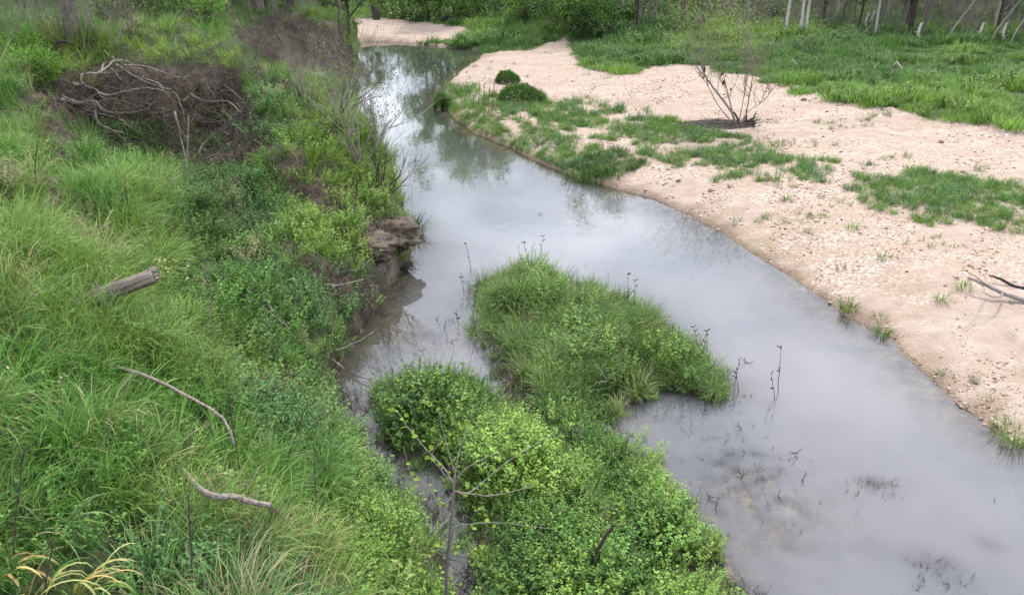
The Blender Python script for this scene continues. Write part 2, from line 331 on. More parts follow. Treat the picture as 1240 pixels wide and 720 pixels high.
mead = zone('meadow', Xf, Yf, Zc) & ~zone('far_gravel', Xf, Yf, Zc, .3) & ~LEFT
# outside the photographed wedge the zones are carried on by position
mead |= (~LEFT) & ((Xf > 30 + 0 * Yf) & (Yf < 30) | (Yf > 95))
soilm = (zone('scarp1', Xf, Yf, Zc) | zone('scarp2', Xf, Yf, Zc) | zone('base', Xf, Yf, Zc) | zone('patch1', Xf, Yf, Zc) | zone('patch2', Xf, Yf, Zc)) & (Yf < 60)
claym = zone('nose', Xf, Yf, Zc) & (Yf < 30)
def mesh_obj(name, V, F, mats, attrs=None, smooth=True, parent=None):
    me = bpy.data.meshes.new(name)
    V = np.asarray(V, np.float32)
    if isinstance(F, np.ndarray):
        k = F.shape[1]; me.vertices.add(len(V)); me.vertices.foreach_set('co', V.ravel())
        me.loops.add(F.size); me.loops.foreach_set('vertex_index', F.astype(np.int32).ravel())
        me.polygons.add(len(F)); me.polygons.foreach_set('loop_start', np.arange(0, F.size, k, dtype=np.int32))
        me.update(calc_edges=True)
    else: me.from_pydata([tuple(v) for v in V], [], F)
    if smooth and len(me.polygons): me.polygons.foreach_set('use_smooth', np.ones(len(me.polygons), bool))
    for n_, a in (attrs or {}).items():
        at_ = me.attributes.new(n_, 'FLOAT', 'POINT'); at_.data.foreach_set('value', np.asarray(a, np.float32))
    me.materials.append(mats); me.update()
    o = bpy.data.objects.new(name, me); COL.objects.link(o)
    if parent: o.parent = parent
    return o
def sub_mesh(name, facemask, mat, attrs, zarr=None):
    f = quads[facemask]; used, inv = np.unique(f, return_inverse=True)
    V = np.stack([Xf[used], Yf[used], (Zf if zarr is None else zarr)[used]], -1)
    o = mesh_obj(name, V, inv.reshape(f.shape), mat, {k: v[used] for k, v in attrs.items()})
    o['kind'] = 'structure'; return o
def blurmask(m, it=2):
    a = m.astype(float).reshape(ny, nx)
    for _ in range(it):
        a[1:-1, 1:-1] = (a[1:-1, 1:-1] * 2 + a[:-2, 1:-1] + a[2:, 1:-1] + a[1:-1, :-2] + a[1:-1, 2:]) / 6
    return a.ravel()
wet = 1 - sstep(.02, .17, Zf + (fbm(Xf * 2, Yf * 2, 8) - .5) * .14)
damp = sstep(.55, .75, fbm(Xf * .8, Yf * .8, 14)) * (1 - sstep(.1, .34, Zf)) * .6
px_, py_ = project(Xf, Yf, Zc)
weed = np.zeros(len(Xf))
for a, b, r, q in BED[1:4] + [(870, 288, .35, 0), (895, 304, .4, 0), (920, 318, .4, 0), (945, 330, .3, 0)]:
    c = at(a, b); weed = np.maximum(weed, np.exp(-(((Xf - c[0]) / r) ** 2 + ((Yf - c[1]) / r) ** 2)) * (.5 + fbm(Xf * 9, Yf * 9, 4)))
qz = Zf[quads].max(1); qi = quads[:, 0]
fb = qz < .012
fl = LEFT[qi] & ~fb; isld = (sdist(ISLAND, Xf, Yf) < .25)[qi] & ~fb & ~fl
fm = mead[qi] & ~fb & ~fl & ~isld; fs = ~fb & ~fl & ~fm & ~isld
A_ = dict(soil=blurmask(soilm), clay=blurmask(claym), wet=wet, damp=damp, weed=np.clip(weed + .85 * (LEFT & (dRf < 0)) * np.exp(np.minimum(dRf, 0) * -0.0 + np.maximum(dRf, -9) / 1.1) * (Yf < 45) + .5 * np.exp(-np.maximum(sdist(ISLAND, Xf, Yf), 0) / .3), 0, 1))  # weed also darkens bed by left bank: dark mud plus painted bank shadow
sub_mesh('river_bank', fl, M['soil'], A_); sub_mesh('island_ground', isld, M['soil'], A_)
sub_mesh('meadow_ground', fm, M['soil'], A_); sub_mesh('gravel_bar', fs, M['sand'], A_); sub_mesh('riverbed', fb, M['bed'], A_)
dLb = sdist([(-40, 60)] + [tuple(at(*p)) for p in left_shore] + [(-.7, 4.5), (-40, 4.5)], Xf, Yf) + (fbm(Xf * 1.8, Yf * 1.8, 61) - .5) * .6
fw = (Zf[quads].min(1) < .03) & (np.abs(Xf[qi]) < 200) & (dRf[qi] < 1.0) & (Yf[qi] < 120)
sub_mesh('river_water', fw, M['water'], dict(depth=np.clip(-Zf, 0, 2), clear=np.clip(sstep(14, 30, Yf + (fbm(Xf * .3, Yf * .3, 99) - .5) * 8) * .93 + .8 * np.exp(-np.maximum(dLb, 0) / .5) * (Yf > 8), 0, 1)), np.zeros(len(Xf)))  # clear darkens the body colour upstream and paints bank shadow beside the left bank

# ------------------------------------------------------------------ mesh builder
class MB:
    def __init__(s): s.v = []; s.f = []; s.s = []; s.n = 0
    def add(s, V, F, shade=.5):
        s.v.extend([tuple(v) for v in V]); s.f.extend([tuple(i + s.n for i in f) for f in F]); s.s.extend([shade] * len(V)); s.n += len(V)
    def tube(s, pts, rs, sides=5, shade=.5, rough=0.0, cap=True):
        pts = [Vector(p) for p in pts]; V = []; F = []; n = len(pts)
        d = (pts[-1] - pts[0]).normalized() if n > 1 else Vector((0, 0, 1))
        ref = Vector((0, 0, 1)) if abs(d.z) < .8 else Vector((1, 0, 0))
        for i, p in enumerate(pts):
            t = (pts[min(i + 1, n - 1)] - pts[max(i - 1, 0)]).normalized(); a = t.cross(ref)
            a = a.normalized() if a.length > 1e-5 else Vector((1, 0, 0)); b = t.cross(a)
            for k in range(sides):
                an = 2 * math.pi * k / sides; q = rs[i] * (1 + rough * random.uniform(-1, 1))
                V.append(p + (a * math.cos(an) + b * math.sin(an)) * q)
        for i in range(n - 1):
            for k in range(sides):
                k2 = (k + 1) % sides; F.append((i * sides + k, i * sides + k2, (i + 1) * sides + k2, (i + 1) * sides + k))
        if cap: F.append(tuple(range(sides))[::-1]); F.append(tuple((n - 1) * sides + k for k in range(sides)))
        s.add(V, F, shade)
    def leaf(s, p, d, nrm, ln, wd, shade):
        p = Vector(p); d = d.normalized(); sd_ = d.cross(nrm)
        sd_ = sd_.normalized() if sd_.length > 1e-4 else Vector((1, 0, 0)); up = sd_.cross(d)
        m = p + d * ln * .45
        s.add([p, m + sd_ * wd * .5 + up * wd * .15, p + d * ln, m - sd_ * wd * .5 + up * wd * .15], [(0, 1, 2), (0, 2, 3)], shade)
    def blade(s, p, az, ln, wd, lean, droop, shade, seg=4):
        V = []; F = []; q = Vector(p); ca, sa = math.cos(az), math.sin(az); sx, sy = -sa, ca; an = lean
        tw = random.uniform(-.5, .5); sx, sy = sx * math.cos(tw) - sy * math.sin(tw), sx * math.sin(tw) + sy * math.cos(tw)
        for i in range(seg):
            ww = wd * .5 * (1 - .75 * (i / seg) ** 1.6) * (.75 if i == 0 else 1)
            V += [q + Vector((sx, sy, 0)) * ww, q - Vector((sx, sy, 0)) * ww]
            st = ln / seg; q = q + Vector((math.sin(an) * ca, math.sin(an) * sa, math.cos(an))) * st; an += droop / seg * (.5 + i * .5)
        V.append(q)
        for i in range(seg - 1): F.append((2 * i, 2 * i + 1, 2 * i + 3, 2 * i + 2))
        F.append((2 * seg - 2, 2 * seg - 1, 2 * seg)); s.add(V, F, shade)
    def build(s, name, mat, parent=None, smooth=True, link=True, loc=None):
        me = bpy.data.meshes.new(name); me.from_pydata(s.v, [], s.f)
        if smooth: me.polygons.foreach_set('use_smooth', np.ones(len(me.polygons), bool))
        a = me.attributes.new('shade', 'FLOAT', 'POINT'); a.data.foreach_set('value', np.array(s.s, np.float32)); me.materials.append(mat); me.update()
        o = bpy.data.objects.new(name, me)
        if link: COL.objects.link(o)
        if parent: o.parent = parent
        if loc is not None: o.location = loc
        return o
U = random.uniform
def tag(o, label=None, cat=None, group=None, kind=None):
    for k, v in (('label', label), ('category', cat), ('group', group), ('kind', kind)):
        if v: o[k] = v
    return o
def empty(name, loc, rz=0, s=1):
    o = bpy.data.objects.new(name, None); COL.objects.link(o); o.location = loc; o.rotation_euler = (0, 0, rz); o.scale = (s, s, s); o.empty_display_size = .2; return o
def copy_tree(root, loc, rz, s, label=None, group=None):
    r = root.copy(); COL.objects.link(r); r.location = loc; r.rotation_euler = (0, 0, rz); r.scale = (s, s, s)
    if label: r['label'] = label
    if group: r['group'] = group
    for ch in list(root.children):
        c = ch.copy(); COL.objects.link(c); c.parent = r
        for g in ch.children: d = g.copy(); COL.objects.link(d); d.parent = c
    return r
def wig(p0, p1, n, amp):
    p0, p1 = Vector(p0), Vector(p1); out = []; o = Vector((0, 0, 0))
    for i in range(n + 1):
        t = i / n; o = o + Vector((U(-1, 1), U(-1, 1), U(-1, 1))) * amp; e = o * math.sin(math.pi * t)
        out.append(p0.lerp(p1, t) + e)
    return out
def grow(mb, p, d, ln, r, depth, tips, spread=.6, segs=4, sides=5, up=.15, kids=(2, 4), wob=.16, ratio=.62):
    pts = [Vector(p)]; d = d.normalized()
    for i in range(segs):
        d = (d + Vector((U(-1, 1), U(-1, 1), U(-1, 1) + up)) * wob).normalized(); pts.append(pts[-1] + d * ln / segs)
    rs = [r * (1 - .62 * i / segs) for i in range(segs + 1)]
    mb.tube(pts, rs, sides if depth > 1 else 3, U(.2, .9), cap=False)
    if depth <= 0: tips.append((pts[-1], d)); tips.append((pts[len(pts) // 2], d)); return
    for k in range(random.randint(*kids)):
        i = random.randint(max(1, segs // 2), segs); a = Vector((U(-1, 1), U(-1, 1), U(-.4, 1))).normalized()
        grow(mb, pts[i], (d + a * spread * 1.3), ln * U(ratio - .12, ratio + .12), rs[i] * .72, depth - 1, tips, spread, max(2, segs - 1), sides, up, kids, wob, ratio)

# ------------------------------------------------------------------ small plant patterns used for ground cover
def pcoll(name, objs):
    c = bpy.data.collections.new(name)
    for o in objs: c.objects.link(o)
    return c
def tuft(n, ln, wd, r, lean=(.05, .6), droop=(.5, 1.6), seg=4):
    mb = MB()
    for _ in range(n):
        a = U(0, 6.28); q = r * math.sqrt(U(0, 1)); az_ = a + U(-.8, .8)
        mb.blade((q * math.cos(a), q * math.sin(a), -.03), az_, ln * U(.5, 1.1), wd * U(.6, 1.2), U(*lean), U(*droop), U(0, 1), seg)
    return mb
def weed_mb(stems, ht, nl, ll, lw, r):
    mb = MB()
    for _ in range(stems):
        a = U(0, 6.28); q = r * math.sqrt(U(0, 1)); p0 = Vector((q * math.cos(a), q * math.sin(a), -.02)); h = ht * U(.5, 1.1)
        p1 = p0 + Vector((math.cos(a) * h * U(.1, .7), math.sin(a) * h * U(.1, .7), h)); pts = wig(p0, p1, 3, .02)
        mb.tube(pts, [.0035, .003, .0025, .001], 3, .35, cap=False); sb = U(0, 1)
        for k in range(nl):
            t = U(.2, 1.0); i = min(2, int(t * 3)); p = pts[i].lerp(pts[i + 1], t * 3 - i); b = U(0, 6.28)
            mb.leaf(p, Vector((math.cos(b), math.sin(b), U(-.2, .6))), Vector((U(-.4, .4), U(-.4, .4), 1)), ll * U(.6, 1.3), lw * U(.6, 1.3), min(1, max(0, sb + U(-.35, .35))))
    return mb
def brush_mb(n, ht, spr, depth=2):
    mb = MB()
    for _ in range(n):
        tips = []; grow(mb, (U(-.15, .15), U(-.15, .15), -.03), Vector((U(-1, 1) * spr, U(-1, 1) * spr, 1)), ht * U(.4, .7), .009, depth, tips, .7, 3, 3, .1, (2, 3), .25)
    return mb
def protos(nm, fn, k, mat): return pcoll(nm, [fn().build(nm, mat, link=False) for _ in range(k)])
C_tall = protos('tall_tuft', lambda: tuft(52, .66, .0095, .11, (.05, .55), (.5, 2.0), 5), 5, M['leaf'])
C_mid = protos('mid_tuft', lambda: tuft(46, .34, .009, .12, (.05, .8), (.5, 1.8), 4), 5, M['leaf'])
C_wide = protos('far_tuft', lambda: tuft(60, .30, .018, .32, (.05, .8), (.4, 1.4), 3), 5, M['leaf'])
C_weed = protos('weed_clump', lambda: weed_mb(15, .34, 19, .034, .017, .15), 5, M['leaf'])
C_leafy = protos('leafy_clump', lambda: weed_mb(20, .32, 19, .031, .018, .16), 5, M['leaf'])
C_scrub = protos('scrub_clump', lambda: weed_mb(20, .75, 30, .10, .06, .5), 4, M['leaf'])
C_sunk = protos('sunken_twig_clump', lambda: brush_mb(1, .5, .5), 4, M['stem'])
C_thick = protos('woods_brush', lambda: brush_mb(7, 3.4, .3, 3), 4, M['dead_grey'])
C_dead = protos('twig_clump', lambda: brush_mb(5, .5, .7), 4, M['dead_grey'])
C_litter = protos('fine_twig_clump', lambda: brush_mb(7, .3, 1.3), 4, M['root'])
C_brush = protos('brush_clump', lambda: brush_mb(7, 1.7, .35, 3), 4, M['bark'])
def peb():
    import bmesh
    bm = bmesh.new(); bmesh.ops.create_icosphere(bm, subdivisions=1, radius=1)
    for v in bm.verts: v.co *= U(.7, 1.15); v.co.z *= .55
    me = bpy.data.meshes.new('pebble'); bm.to_mesh(me); bm.free(); me.materials.append(M['pebble']); return bpy.data.objects.new('pebble', me)
C_peb = pcoll('pebble_kinds', [peb() for _ in range(6)])

def scatter(name, label, cat, pts, scl, tint, coll, nvar, tilt=.12, kind='stuff', comb=0.0):
    n = len(pts); me = bpy.data.meshes.new(name); me.vertices.add(n); me.vertices.foreach_set('co', np.asarray(pts, np.float32).ravel())
    psi = R.uniform(0, 6.28, n); pa = np.asarray(pts, float).reshape(-1, 3)
    th = 9 * fbm(pa[:, 0] * .55, pa[:, 1] * .55, 200); am = comb * sstep(.3, .7, fbm(pa[:, 0] * .9, pa[:, 1] * .9, 210)); ph = th - psi
    rot = np.stack([R.normal(0, tilt, n) - am * np.sin(ph), R.normal(0, tilt, n) + am * np.cos(ph), psi], -1)
    a = me.attributes.new('rot', 'FLOAT_VECTOR', 'POINT'); a.data.foreach_set('vector', rot.astype(np.float32).ravel())
    if np.ndim(scl) == 1: scl = np.stack([scl] * 3, -1)
    a = me.attributes.new('scl', 'FLOAT_VECTOR', 'POINT'); a.data.foreach_set('vector', scl.astype(np.float32).ravel())
    a = me.attributes.new('vi', 'INT', 'POINT'); a.data.foreach_set('value', R.integers(0, nvar, n).astype(np.int32))
    a = me.attributes.new('tint', 'FLOAT_COLOR', 'POINT'); a.data.foreach_set('color', np.concatenate([tint, np.ones((n, 1))], 1).astype(np.float32).ravel())
    me.update(); o = bpy.data.objects.new(name, me); COL.objects.link(o)
    g = bpy.data.node_groups.new(name, 'GeometryNodeTree')
    g.interface.new_socket('Geometry', in_out='INPUT', socket_type='NodeSocketGeometry'); g.interface.new_socket('Geometry', in_out='OUTPUT', socket_type='NodeSocketGeometry')
    gi, go = g.nodes.new('NodeGroupInput'), g.nodes.new('NodeGroupOutput'); ip = g.nodes.new('GeometryNodeInstanceOnPoints')
    ci = g.nodes.new('GeometryNodeCollectionInfo'); ci.inputs['Collection'].default_value = coll; ci.inputs['Separate Children'].default_value = True; ci.inputs['Reset Children'].default_value = True
    def na(nm, ty):
        q = g.nodes.new('GeometryNodeInputNamedAttribute'); q.data_type = ty; q.inputs['Name'].default_value = nm; return q.outputs['Attribute']
    e = g.nodes.new('FunctionNodeEulerToRotation'); g.links.new(na('rot', 'FLOAT_VECTOR'), e.inputs[0])
    g.links.new(gi.outputs[0], ip.inputs['Points']); g.links.new(ci.outputs[0], ip.inputs['Instance']); ip.inputs['Pick Instance'].default_value = True
    g.links.new(na('vi', 'INT'), ip.inputs['Instance Index']); g.links.new(e.outputs[0], ip.inputs['Rotation']); g.links.new(na('scl', 'FLOAT_VECTOR'), ip.inputs['Scale'])
    g.links.new(ip.outputs[0], go.inputs[0])
    md = o.modifiers.new('scatter', 'NODES'); md.node_group = g
    tag(o, label, cat, None, kind); return o
# candidate ground points: denser near the bridge, sparser far off
GR = {}
def cand(y0, y1, dens, side=0):
    hw = .78 * y1 + 3; lo, hi = -hw, hw
    n = int((y1 - y0) * (hi - lo) * dens); x = R.uniform(lo, hi, n); y = R.uniform(y0, y1, n)
    k = np.abs(x) < .74 * y + 3; x, y = x[k], y[k]
    # bilinear look-up on the ground sheet
    i = np.clip(np.searchsorted(xs, x) - 1, 0, nx - 2); j = np.clip(np.searchsorted(ys, y) - 1, 0, ny - 2)
    u = (x - xs[i]) / (xs[i + 1] - xs[i]); v = (y - ys[j]) / (ys[j + 1] - ys[j])
    z = (Z[j, i] * (1 - u) + Z[j, i + 1] * u) * (1 - v) + (Z[j + 1, i] * (1 - u) + Z[j + 1, i + 1] * u) * v
    return x, y, z
def is_left(x, y): return x < np.interp(y, LX, LY)
def mixc(a, b, f): f = f[:, None]; return np.array(a)[None] * (1 - f) + np.array(b)[None] * f
GRN, BLU, YEL, DRY, DRK, LIME = (.115, .25, .055), (.105, .225, .085), (.23, .33, .075), (.36, .31, .19), (.050, .12, .038), (.25, .38, .07)
def pal(x, y, s=.5, seed=60):
    f = sstep(.35, .65, fbm(x * s, y * s, seed)); g = sstep(.4, .7, fbm(x * s * 2.2, y * s * 2.2, seed + 9))
    return mixc(BLU, GRN, f) * (1 - .55 * g[:, None]) + np.array(YEL)[None] * .55 * g[:, None]
acc = {}
def put(kind, x, y, z, s, t):
    acc.setdefault(kind, []).append((np.stack([x, y, z], -1), s, t))
for (y0, y1, dn, sm) in [(1, 7, 70, 1.0), (7, 11, 75, 1.0), (11, 16, 55, 1.05), (16, 26, 30, 1.15), (26, 45, 12, 1.5)]:
    x, y, z = cand(y0, y1, dn); k = is_left(x, y) & (z > .06) & (sdist(RIVER, x, y) > 0); x, y, z = x[k], y[k], z[k]
    px, py = project(x, y, z)
    bare = zone('scarp1', x, y, z) | zone('scarp2', x, y, z) | (zone('nose', x, y, z)) | zone('base', x, y, z, 1.5)
    half = zone('patch1', x, y, z, 1.6) | zone('patch2', x, y, z, 1.4) | (fbm(x * 1.3, y * 1.3, 140) > .64)
    keep = (~bare | (R.uniform(0, 1, len(x)) < .06)) & (~half | (R.uniform(0, 1, len(x)) < .25))
    x, y, z, px, py = x[keep], y[keep], z[keep], px[keep], py[keep]
    n = len(x); rr = R.uniform(0, 1, n); patch = fbm(x * .6, y * .6, 90)
    top = (py < 110) | (y > 20)
    tall = (px < 215 + 150 * sstep(470, 640, py) + (patch - .5) * 220) & (py > 215) | (py < 200) & (px < 110)
    dens_ok = rr < np.where(top, .85, 1)
    t_tall = tall & (rr < .8); sc1 = R.uniform(.65, 1.15, n) * sm * (.55 + .95 * fbm(x * 1.6, y * 1.6, 131))
    dead = (.04 + sstep(.54, .70, fbm(x * .9, y * .9, 120)) * .45) > R.uniform(0, 1, n)
    c = pal(x, y)
    c = np.where(dead[:, None], np.array(DRY)[None], c)
    lime = sstep(300, 380, px) * sstep(90, 160, py) * (py < 330) + (top & (px > 60) & (px < 290) & (py > 45))
    c = c * (1 - .6 * np.clip(lime, 0, 1)[:, None]) + np.array(LIME)[None] * .6 * np.clip(lime, 0, 1)[:, None]
    l2 = sstep(340, 430, px) * sstep(470, 560, py) * (.4 + .6 * sstep(.35, .6, fbm(x * 1.3, y * 1.3, 181)))
    c = c * (1 - .7 * l2[:, None]) + np.array((.22, .36, .07))[None] * .7 * l2[:, None]
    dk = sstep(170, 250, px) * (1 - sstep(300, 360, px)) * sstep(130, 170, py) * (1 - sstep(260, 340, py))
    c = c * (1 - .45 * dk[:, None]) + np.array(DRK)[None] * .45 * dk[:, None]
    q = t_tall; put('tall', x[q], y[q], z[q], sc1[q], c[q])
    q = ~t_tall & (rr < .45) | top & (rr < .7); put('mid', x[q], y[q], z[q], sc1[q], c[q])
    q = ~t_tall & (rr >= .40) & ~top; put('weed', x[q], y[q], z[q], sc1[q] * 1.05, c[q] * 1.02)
    q = ((fbm(x * .8, y * .8, 33) > .62) | (py < 45) & (px < 200)) & (R.uniform(0, 1, n) < .10); put('dead', x[q], y[q], z[q], R.uniform(.5, 1.2, q.sum()), c[q])
# island
for (y0, y1, dn) in [(2.5, 20, 85)]:
    x, y, z = cand(y0, y1, dn * 1.35); d = sdist(ISLAND, x, y) + (fbm(x * 3.4, y * 3.4, 150, 3) - .42) * .72; k = (d < .10) & (sdist(ISLAND, x, y) < .3); x, y, z, d = x[k], y[k], z[k], d[k]
    z = np.maximum(z, 0); px, py = project(x, y, z)
    st = inside([(568, 392), (588, 398), (640, 462), (668, 500), (676, 522), (640, 520), (606, 480), (590, 440)], px + (fbm(x * 3, y * 3, 191) - .5) * 40, py) & (R.uniform(0, 1, len(x)) < .88)
    put('rim', x[st][::2], y[st][::2], z[st][::2], R.uniform(.5, 1.0, len(x[st][::2])), np.ones((len(x[st][::2]), 3)))
    x, y, z, d, px, py = x[~st], y[~st], z[~st], d[~st], px[~st], py[~st]; leafy = (py + (px - 560) * .02 > 525 + (fbm(x, y, 5) - .5) * 50) & (px > 540)
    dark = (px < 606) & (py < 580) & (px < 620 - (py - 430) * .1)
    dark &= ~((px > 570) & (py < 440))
    n = len(x); rr = R.uniform(0, 1, n); s = R.uniform(.6, 1.15, n) * (1 - .55 * sstep(-.5, .08, d)) * (.10 + 1.65 * fbm(x * 1.9, y * 1.9, 152))
    gap = (fbm(x * 2.6, y * 2.6, 155) > .62) & (R.uniform(0, 1, n) < .7); s = np.where(gap, s * .35, s)
    g = ~leafy & ~dark; c0 = np.ones((n, 3))
    iw = g & (R.uniform(0, 1, n) < .20 * sstep(.45, .65, fbm(x * 1.6, y * 1.6, 158)) + .06); put('il', x[iw], y[iw], z[iw], s[iw] * 1.25, mixc((.07, .16, .045), (.19, .31, .08), R.uniform(0, 1, n))[iw]); g = g & ~iw
    put('ig', x[g], y[g], z[g], s[g] * 1.15, (mixc((.065, .17, .05), (.26, .35, .12), sstep(.3, .7, fbm(x * 1.8, y * 1.8, 71))))[g])
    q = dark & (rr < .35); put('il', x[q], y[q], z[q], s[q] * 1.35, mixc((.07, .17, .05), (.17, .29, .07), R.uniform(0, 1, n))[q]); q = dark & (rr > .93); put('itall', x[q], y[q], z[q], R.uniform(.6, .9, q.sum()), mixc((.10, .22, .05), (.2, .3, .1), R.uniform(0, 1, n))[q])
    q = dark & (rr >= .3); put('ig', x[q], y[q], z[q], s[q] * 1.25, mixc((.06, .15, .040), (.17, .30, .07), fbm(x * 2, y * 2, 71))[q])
    q = leafy & (rr < .26); put('ig', x[q], y[q], z[q], s[q] * 1.2, mixc((.12, .24, .05), (.30, .33, .14), R.uniform(0, 1, n))[q])
    q = (rr > .965) & (fbm(x * 1.2, y * 1.2, 171) > .45); put('dead', x[q], y[q], z[q], R.uniform(.5, .95, q.sum()), c0[q])
    q = g & (rr < .16); put('itall', x[q], y[q], z[q], R.uniform(.6, .95, q.sum()), mixc((.12, .23, .06), (.34, .34, .18), R.uniform(0, 1, n) ** 3)[q])
    q = leafy & (rr >= .18); put('il', x[q], y[q], z[q], s[q] * 1.15, (mixc((.075, .19, .045), (.23, .37, .08), sstep(.35, .65, fbm(x * 1.7, y * 1.7, 72))) * (.55 + .9 * fbm(x * 5, y * 5, 73))[:, None])[q])
x, y, z = cand(5, 19, 30); d = sdist(ISLAND, x, y); zz = np.maximum(z, 0)
k = (np.abs(d) < .22) & (fbm(x * 1.5, y * 1.5, 161) > .46) & (x < 3.6) & (R.uniform(0, 1, len(x)) < .5) | (d < .45) & (d > -.5) & (x < -.1) & (y > 9.2) & (y < 14) & (fbm(x * 2.5, y * 2.5, 163) > .5)
put('rim', x[k], y[k], zz[k] - .05, R.uniform(.35, .85, k.sum()), np.ones((k.sum(), 3)))
d2 = sdist(RIVER, x, y); k = (np.abs(d2) < .3) & is_left(x, y) & (y < 16) & (fbm(x * 1.9, y * 1.9, 167) > .48) & (R.uniform(0, 1, len(x)) < .6)
put('rim', x[k], y[k], zz[k], R.uniform(.4, 1.0, k.sum()), np.ones((k.sum(), 3)))
k = (d > .2) & (d < 1.3) & (d2 < -.2) & (fbm(x * 1.4, y * 1.4, 165) > .55) & (R.uniform(0, 1, len(x)) < .10)
put('specks', x[k], y[k], zz[k] - .10, R.uniform(.3, .55, k.sum()), np.ones((k.sum(), 3)))
gx, gy = R.normal(0, 1, (2, 420)); cc = [at(935, 625), at(890, 560), at(1062, 588), at(1135, 690), at(530, 410), at(850, 520)]; wc = R.integers(0, 6, 420)
sx = np.array([c[0] for c in cc])[wc] + gx * np.array([.5, .45, .16, .2, .4, .5])[wc]; sy = np.array([c[1] for c in cc])[wc] + gy * np.array([.55, .5, .12, .16, .6, .5])[wc]
k = (sdist(RIVER, sx, sy) < -.05) & (sdist(ISLAND, sx, sy) > .05); put('sunk', sx[k], sy[k], R.uniform(-.13, -.05, k.sum()), np.stack([R.uniform(.25, .6, k.sum())] * 3, -1)[:, 0], np.ones((k.sum(), 3)))
# right bar strips
for (y0, y1, dn, sm) in [(8, 18, 70, .75), (18, 30, 60, .85), (30, 50, 32, 1.1)]:
    x, y, z = cand(y0, y1, dn); k = ~is_left(x, y) & (z > .03); x, y, z = x[k], y[k], z[k]
    for nm, thr in (('strip_far', .36), ('strip_mid', .42), ('strip_right', .34), ('dark_patch', .2)):
        q = zone(nm, x, y, z, 1.3) & (fbm(x * 1.3, y * 1.3, 44) + R.normal(0, .045, len(x)) > thr) & (R.uniform(0, 1, len(x)) < .9); c = pal(x, y, .9)
        if nm == 'dark_patch': c = c * .6
        a = q & (R.uniform(0, 1, len(x)) < .6); b = q & ~a
        put('bar', x[a], y[a], z[a], R.uniform(.5, 1.0, a.sum()) * sm, c[a]); put('barw', x[b], y[b], z[b], R.uniform(.5, 1.0, b.sum()) * sm, c[b])
    q = (fbm(x * .9, y * .9, 46) > .66) & (R.uniform(0, 1, len(x)) < .10) & ~zone('meadow', x, y, z)
    put('sprig', x[q], y[q], z[q], R.uniform(.25, .6, q.sum()), pal(x, y)[q])
# meadow and everything beyond
for (y0, y1, dn, sm) in [(22, 45, 22, .85), (45, 75, 12, 1.15), (75, 130, 2.6, 2.2)]:
    x, y, z = cand(y0, y1, dn); k = (z > .05); x, y, z = x[k], y[k], z[k]
    k = (zone('meadow', x, y, z) & ~zone('far_gravel', x, y, z, .4) & ~is_left(x, y)) | (is_left(x, y) & (y > 45)); x, y, z = x[k], y[k], z[k]
    f = fbm(x * .25, y * .25, 80); g = fbm(x * .9, y * .9, 81)
    c = mixc((.105, .205, .075), (.20, .32, .095), sstep(.38, .60, f)); c = c * (.6 + .8 * g[:, None])
    s = R.uniform(.7, 1.2, len(x)) * sm * (.35 + 1.6 * sstep(.3, .75, g))
    wq = R.uniform(0, 1, len(x)) < .13; put('meadw', x[wq], y[wq], z[wq], s[wq] * .45, c[wq] * .85)
    put('meadow', x, y, z, s, c)
def flush(key, name, label, cat, coll, nvar, tilt=.12, comb=0.0):
    a = acc[key]; p = np.concatenate([q[0] for q in a]); s = np.concatenate([q[1] for q in a]); t = np.concatenate([q[2] for q in a])
    print('SCATTER', name, len(p)); return scatter(name, label, cat, p, s, t, coll, nvar, tilt, 'stuff', comb)
flush('tall', 'tall_grass', 'long arching green grass covering the upper left bank', 'grass', C_tall, 5, .15, .75)
flush('mid', 'bank_grass', 'shorter green grass on the left bank slope and terrace', 'grass', C_mid, 5, .2, .5)
flush('weed', 'bank_weeds', 'small-leaved green weeds covering the left bank slope', 'weeds', C_weed, 5, .2)
flush('dead', 'dry_twigs', 'dry grey twigs standing among the left bank grass', 'twigs', C_dead, 4, .35)
flush('ig', 'island_grass', 'wispy green grass on the island in the creek', 'grass', C_mid, 5, .25, .7)
flush('itall', 'island_tall_grass', 'taller wispy straw and green stems over the island grass', 'grass', C_tall, 5, .2, .6)
flush('il', 'island_weeds', 'bright leafy weeds on the near end of the island', 'weeds', C_leafy, 5, .2)
flush('rim', 'flood_twigs', 'dark dead twigs caught along the island rim and bank foot', 'twigs', C_litter, 4, .5)
flush('sunk', 'sunken_litter', 'dark twig and leaf litter lying under the shallow water', 'litter', C_litter, 4, .7)
flush('specks', 'sunken_twigs', 'sparse dark twigs and stems breaking the water round the island', 'twigs', C_sunk, 4, .5)
flush('bar', 'gravel_bar_grass', 'green grass growing in strips across the gravel bar', 'grass', C_mid, 5, .2)
flush('barw', 'gravel_bar_weeds', 'leafy weeds growing in strips across the gravel bar', 'weeds', C_weed, 5, .2)
flush('sprig', 'gravel_bar_sprigs', 'scattered small green sprigs on the bare gravel', 'weeds', C_weed, 5, .2)
flush('meadow', 'meadow_grass', 'lush lumpy green grass in front of the far woods', 'grass', C_wide, 5, .15)
flush('meadw', 'meadow_weeds', 'taller leafy weeds mixed into the far green meadow', 'weeds', C_scrub, 4, .15)
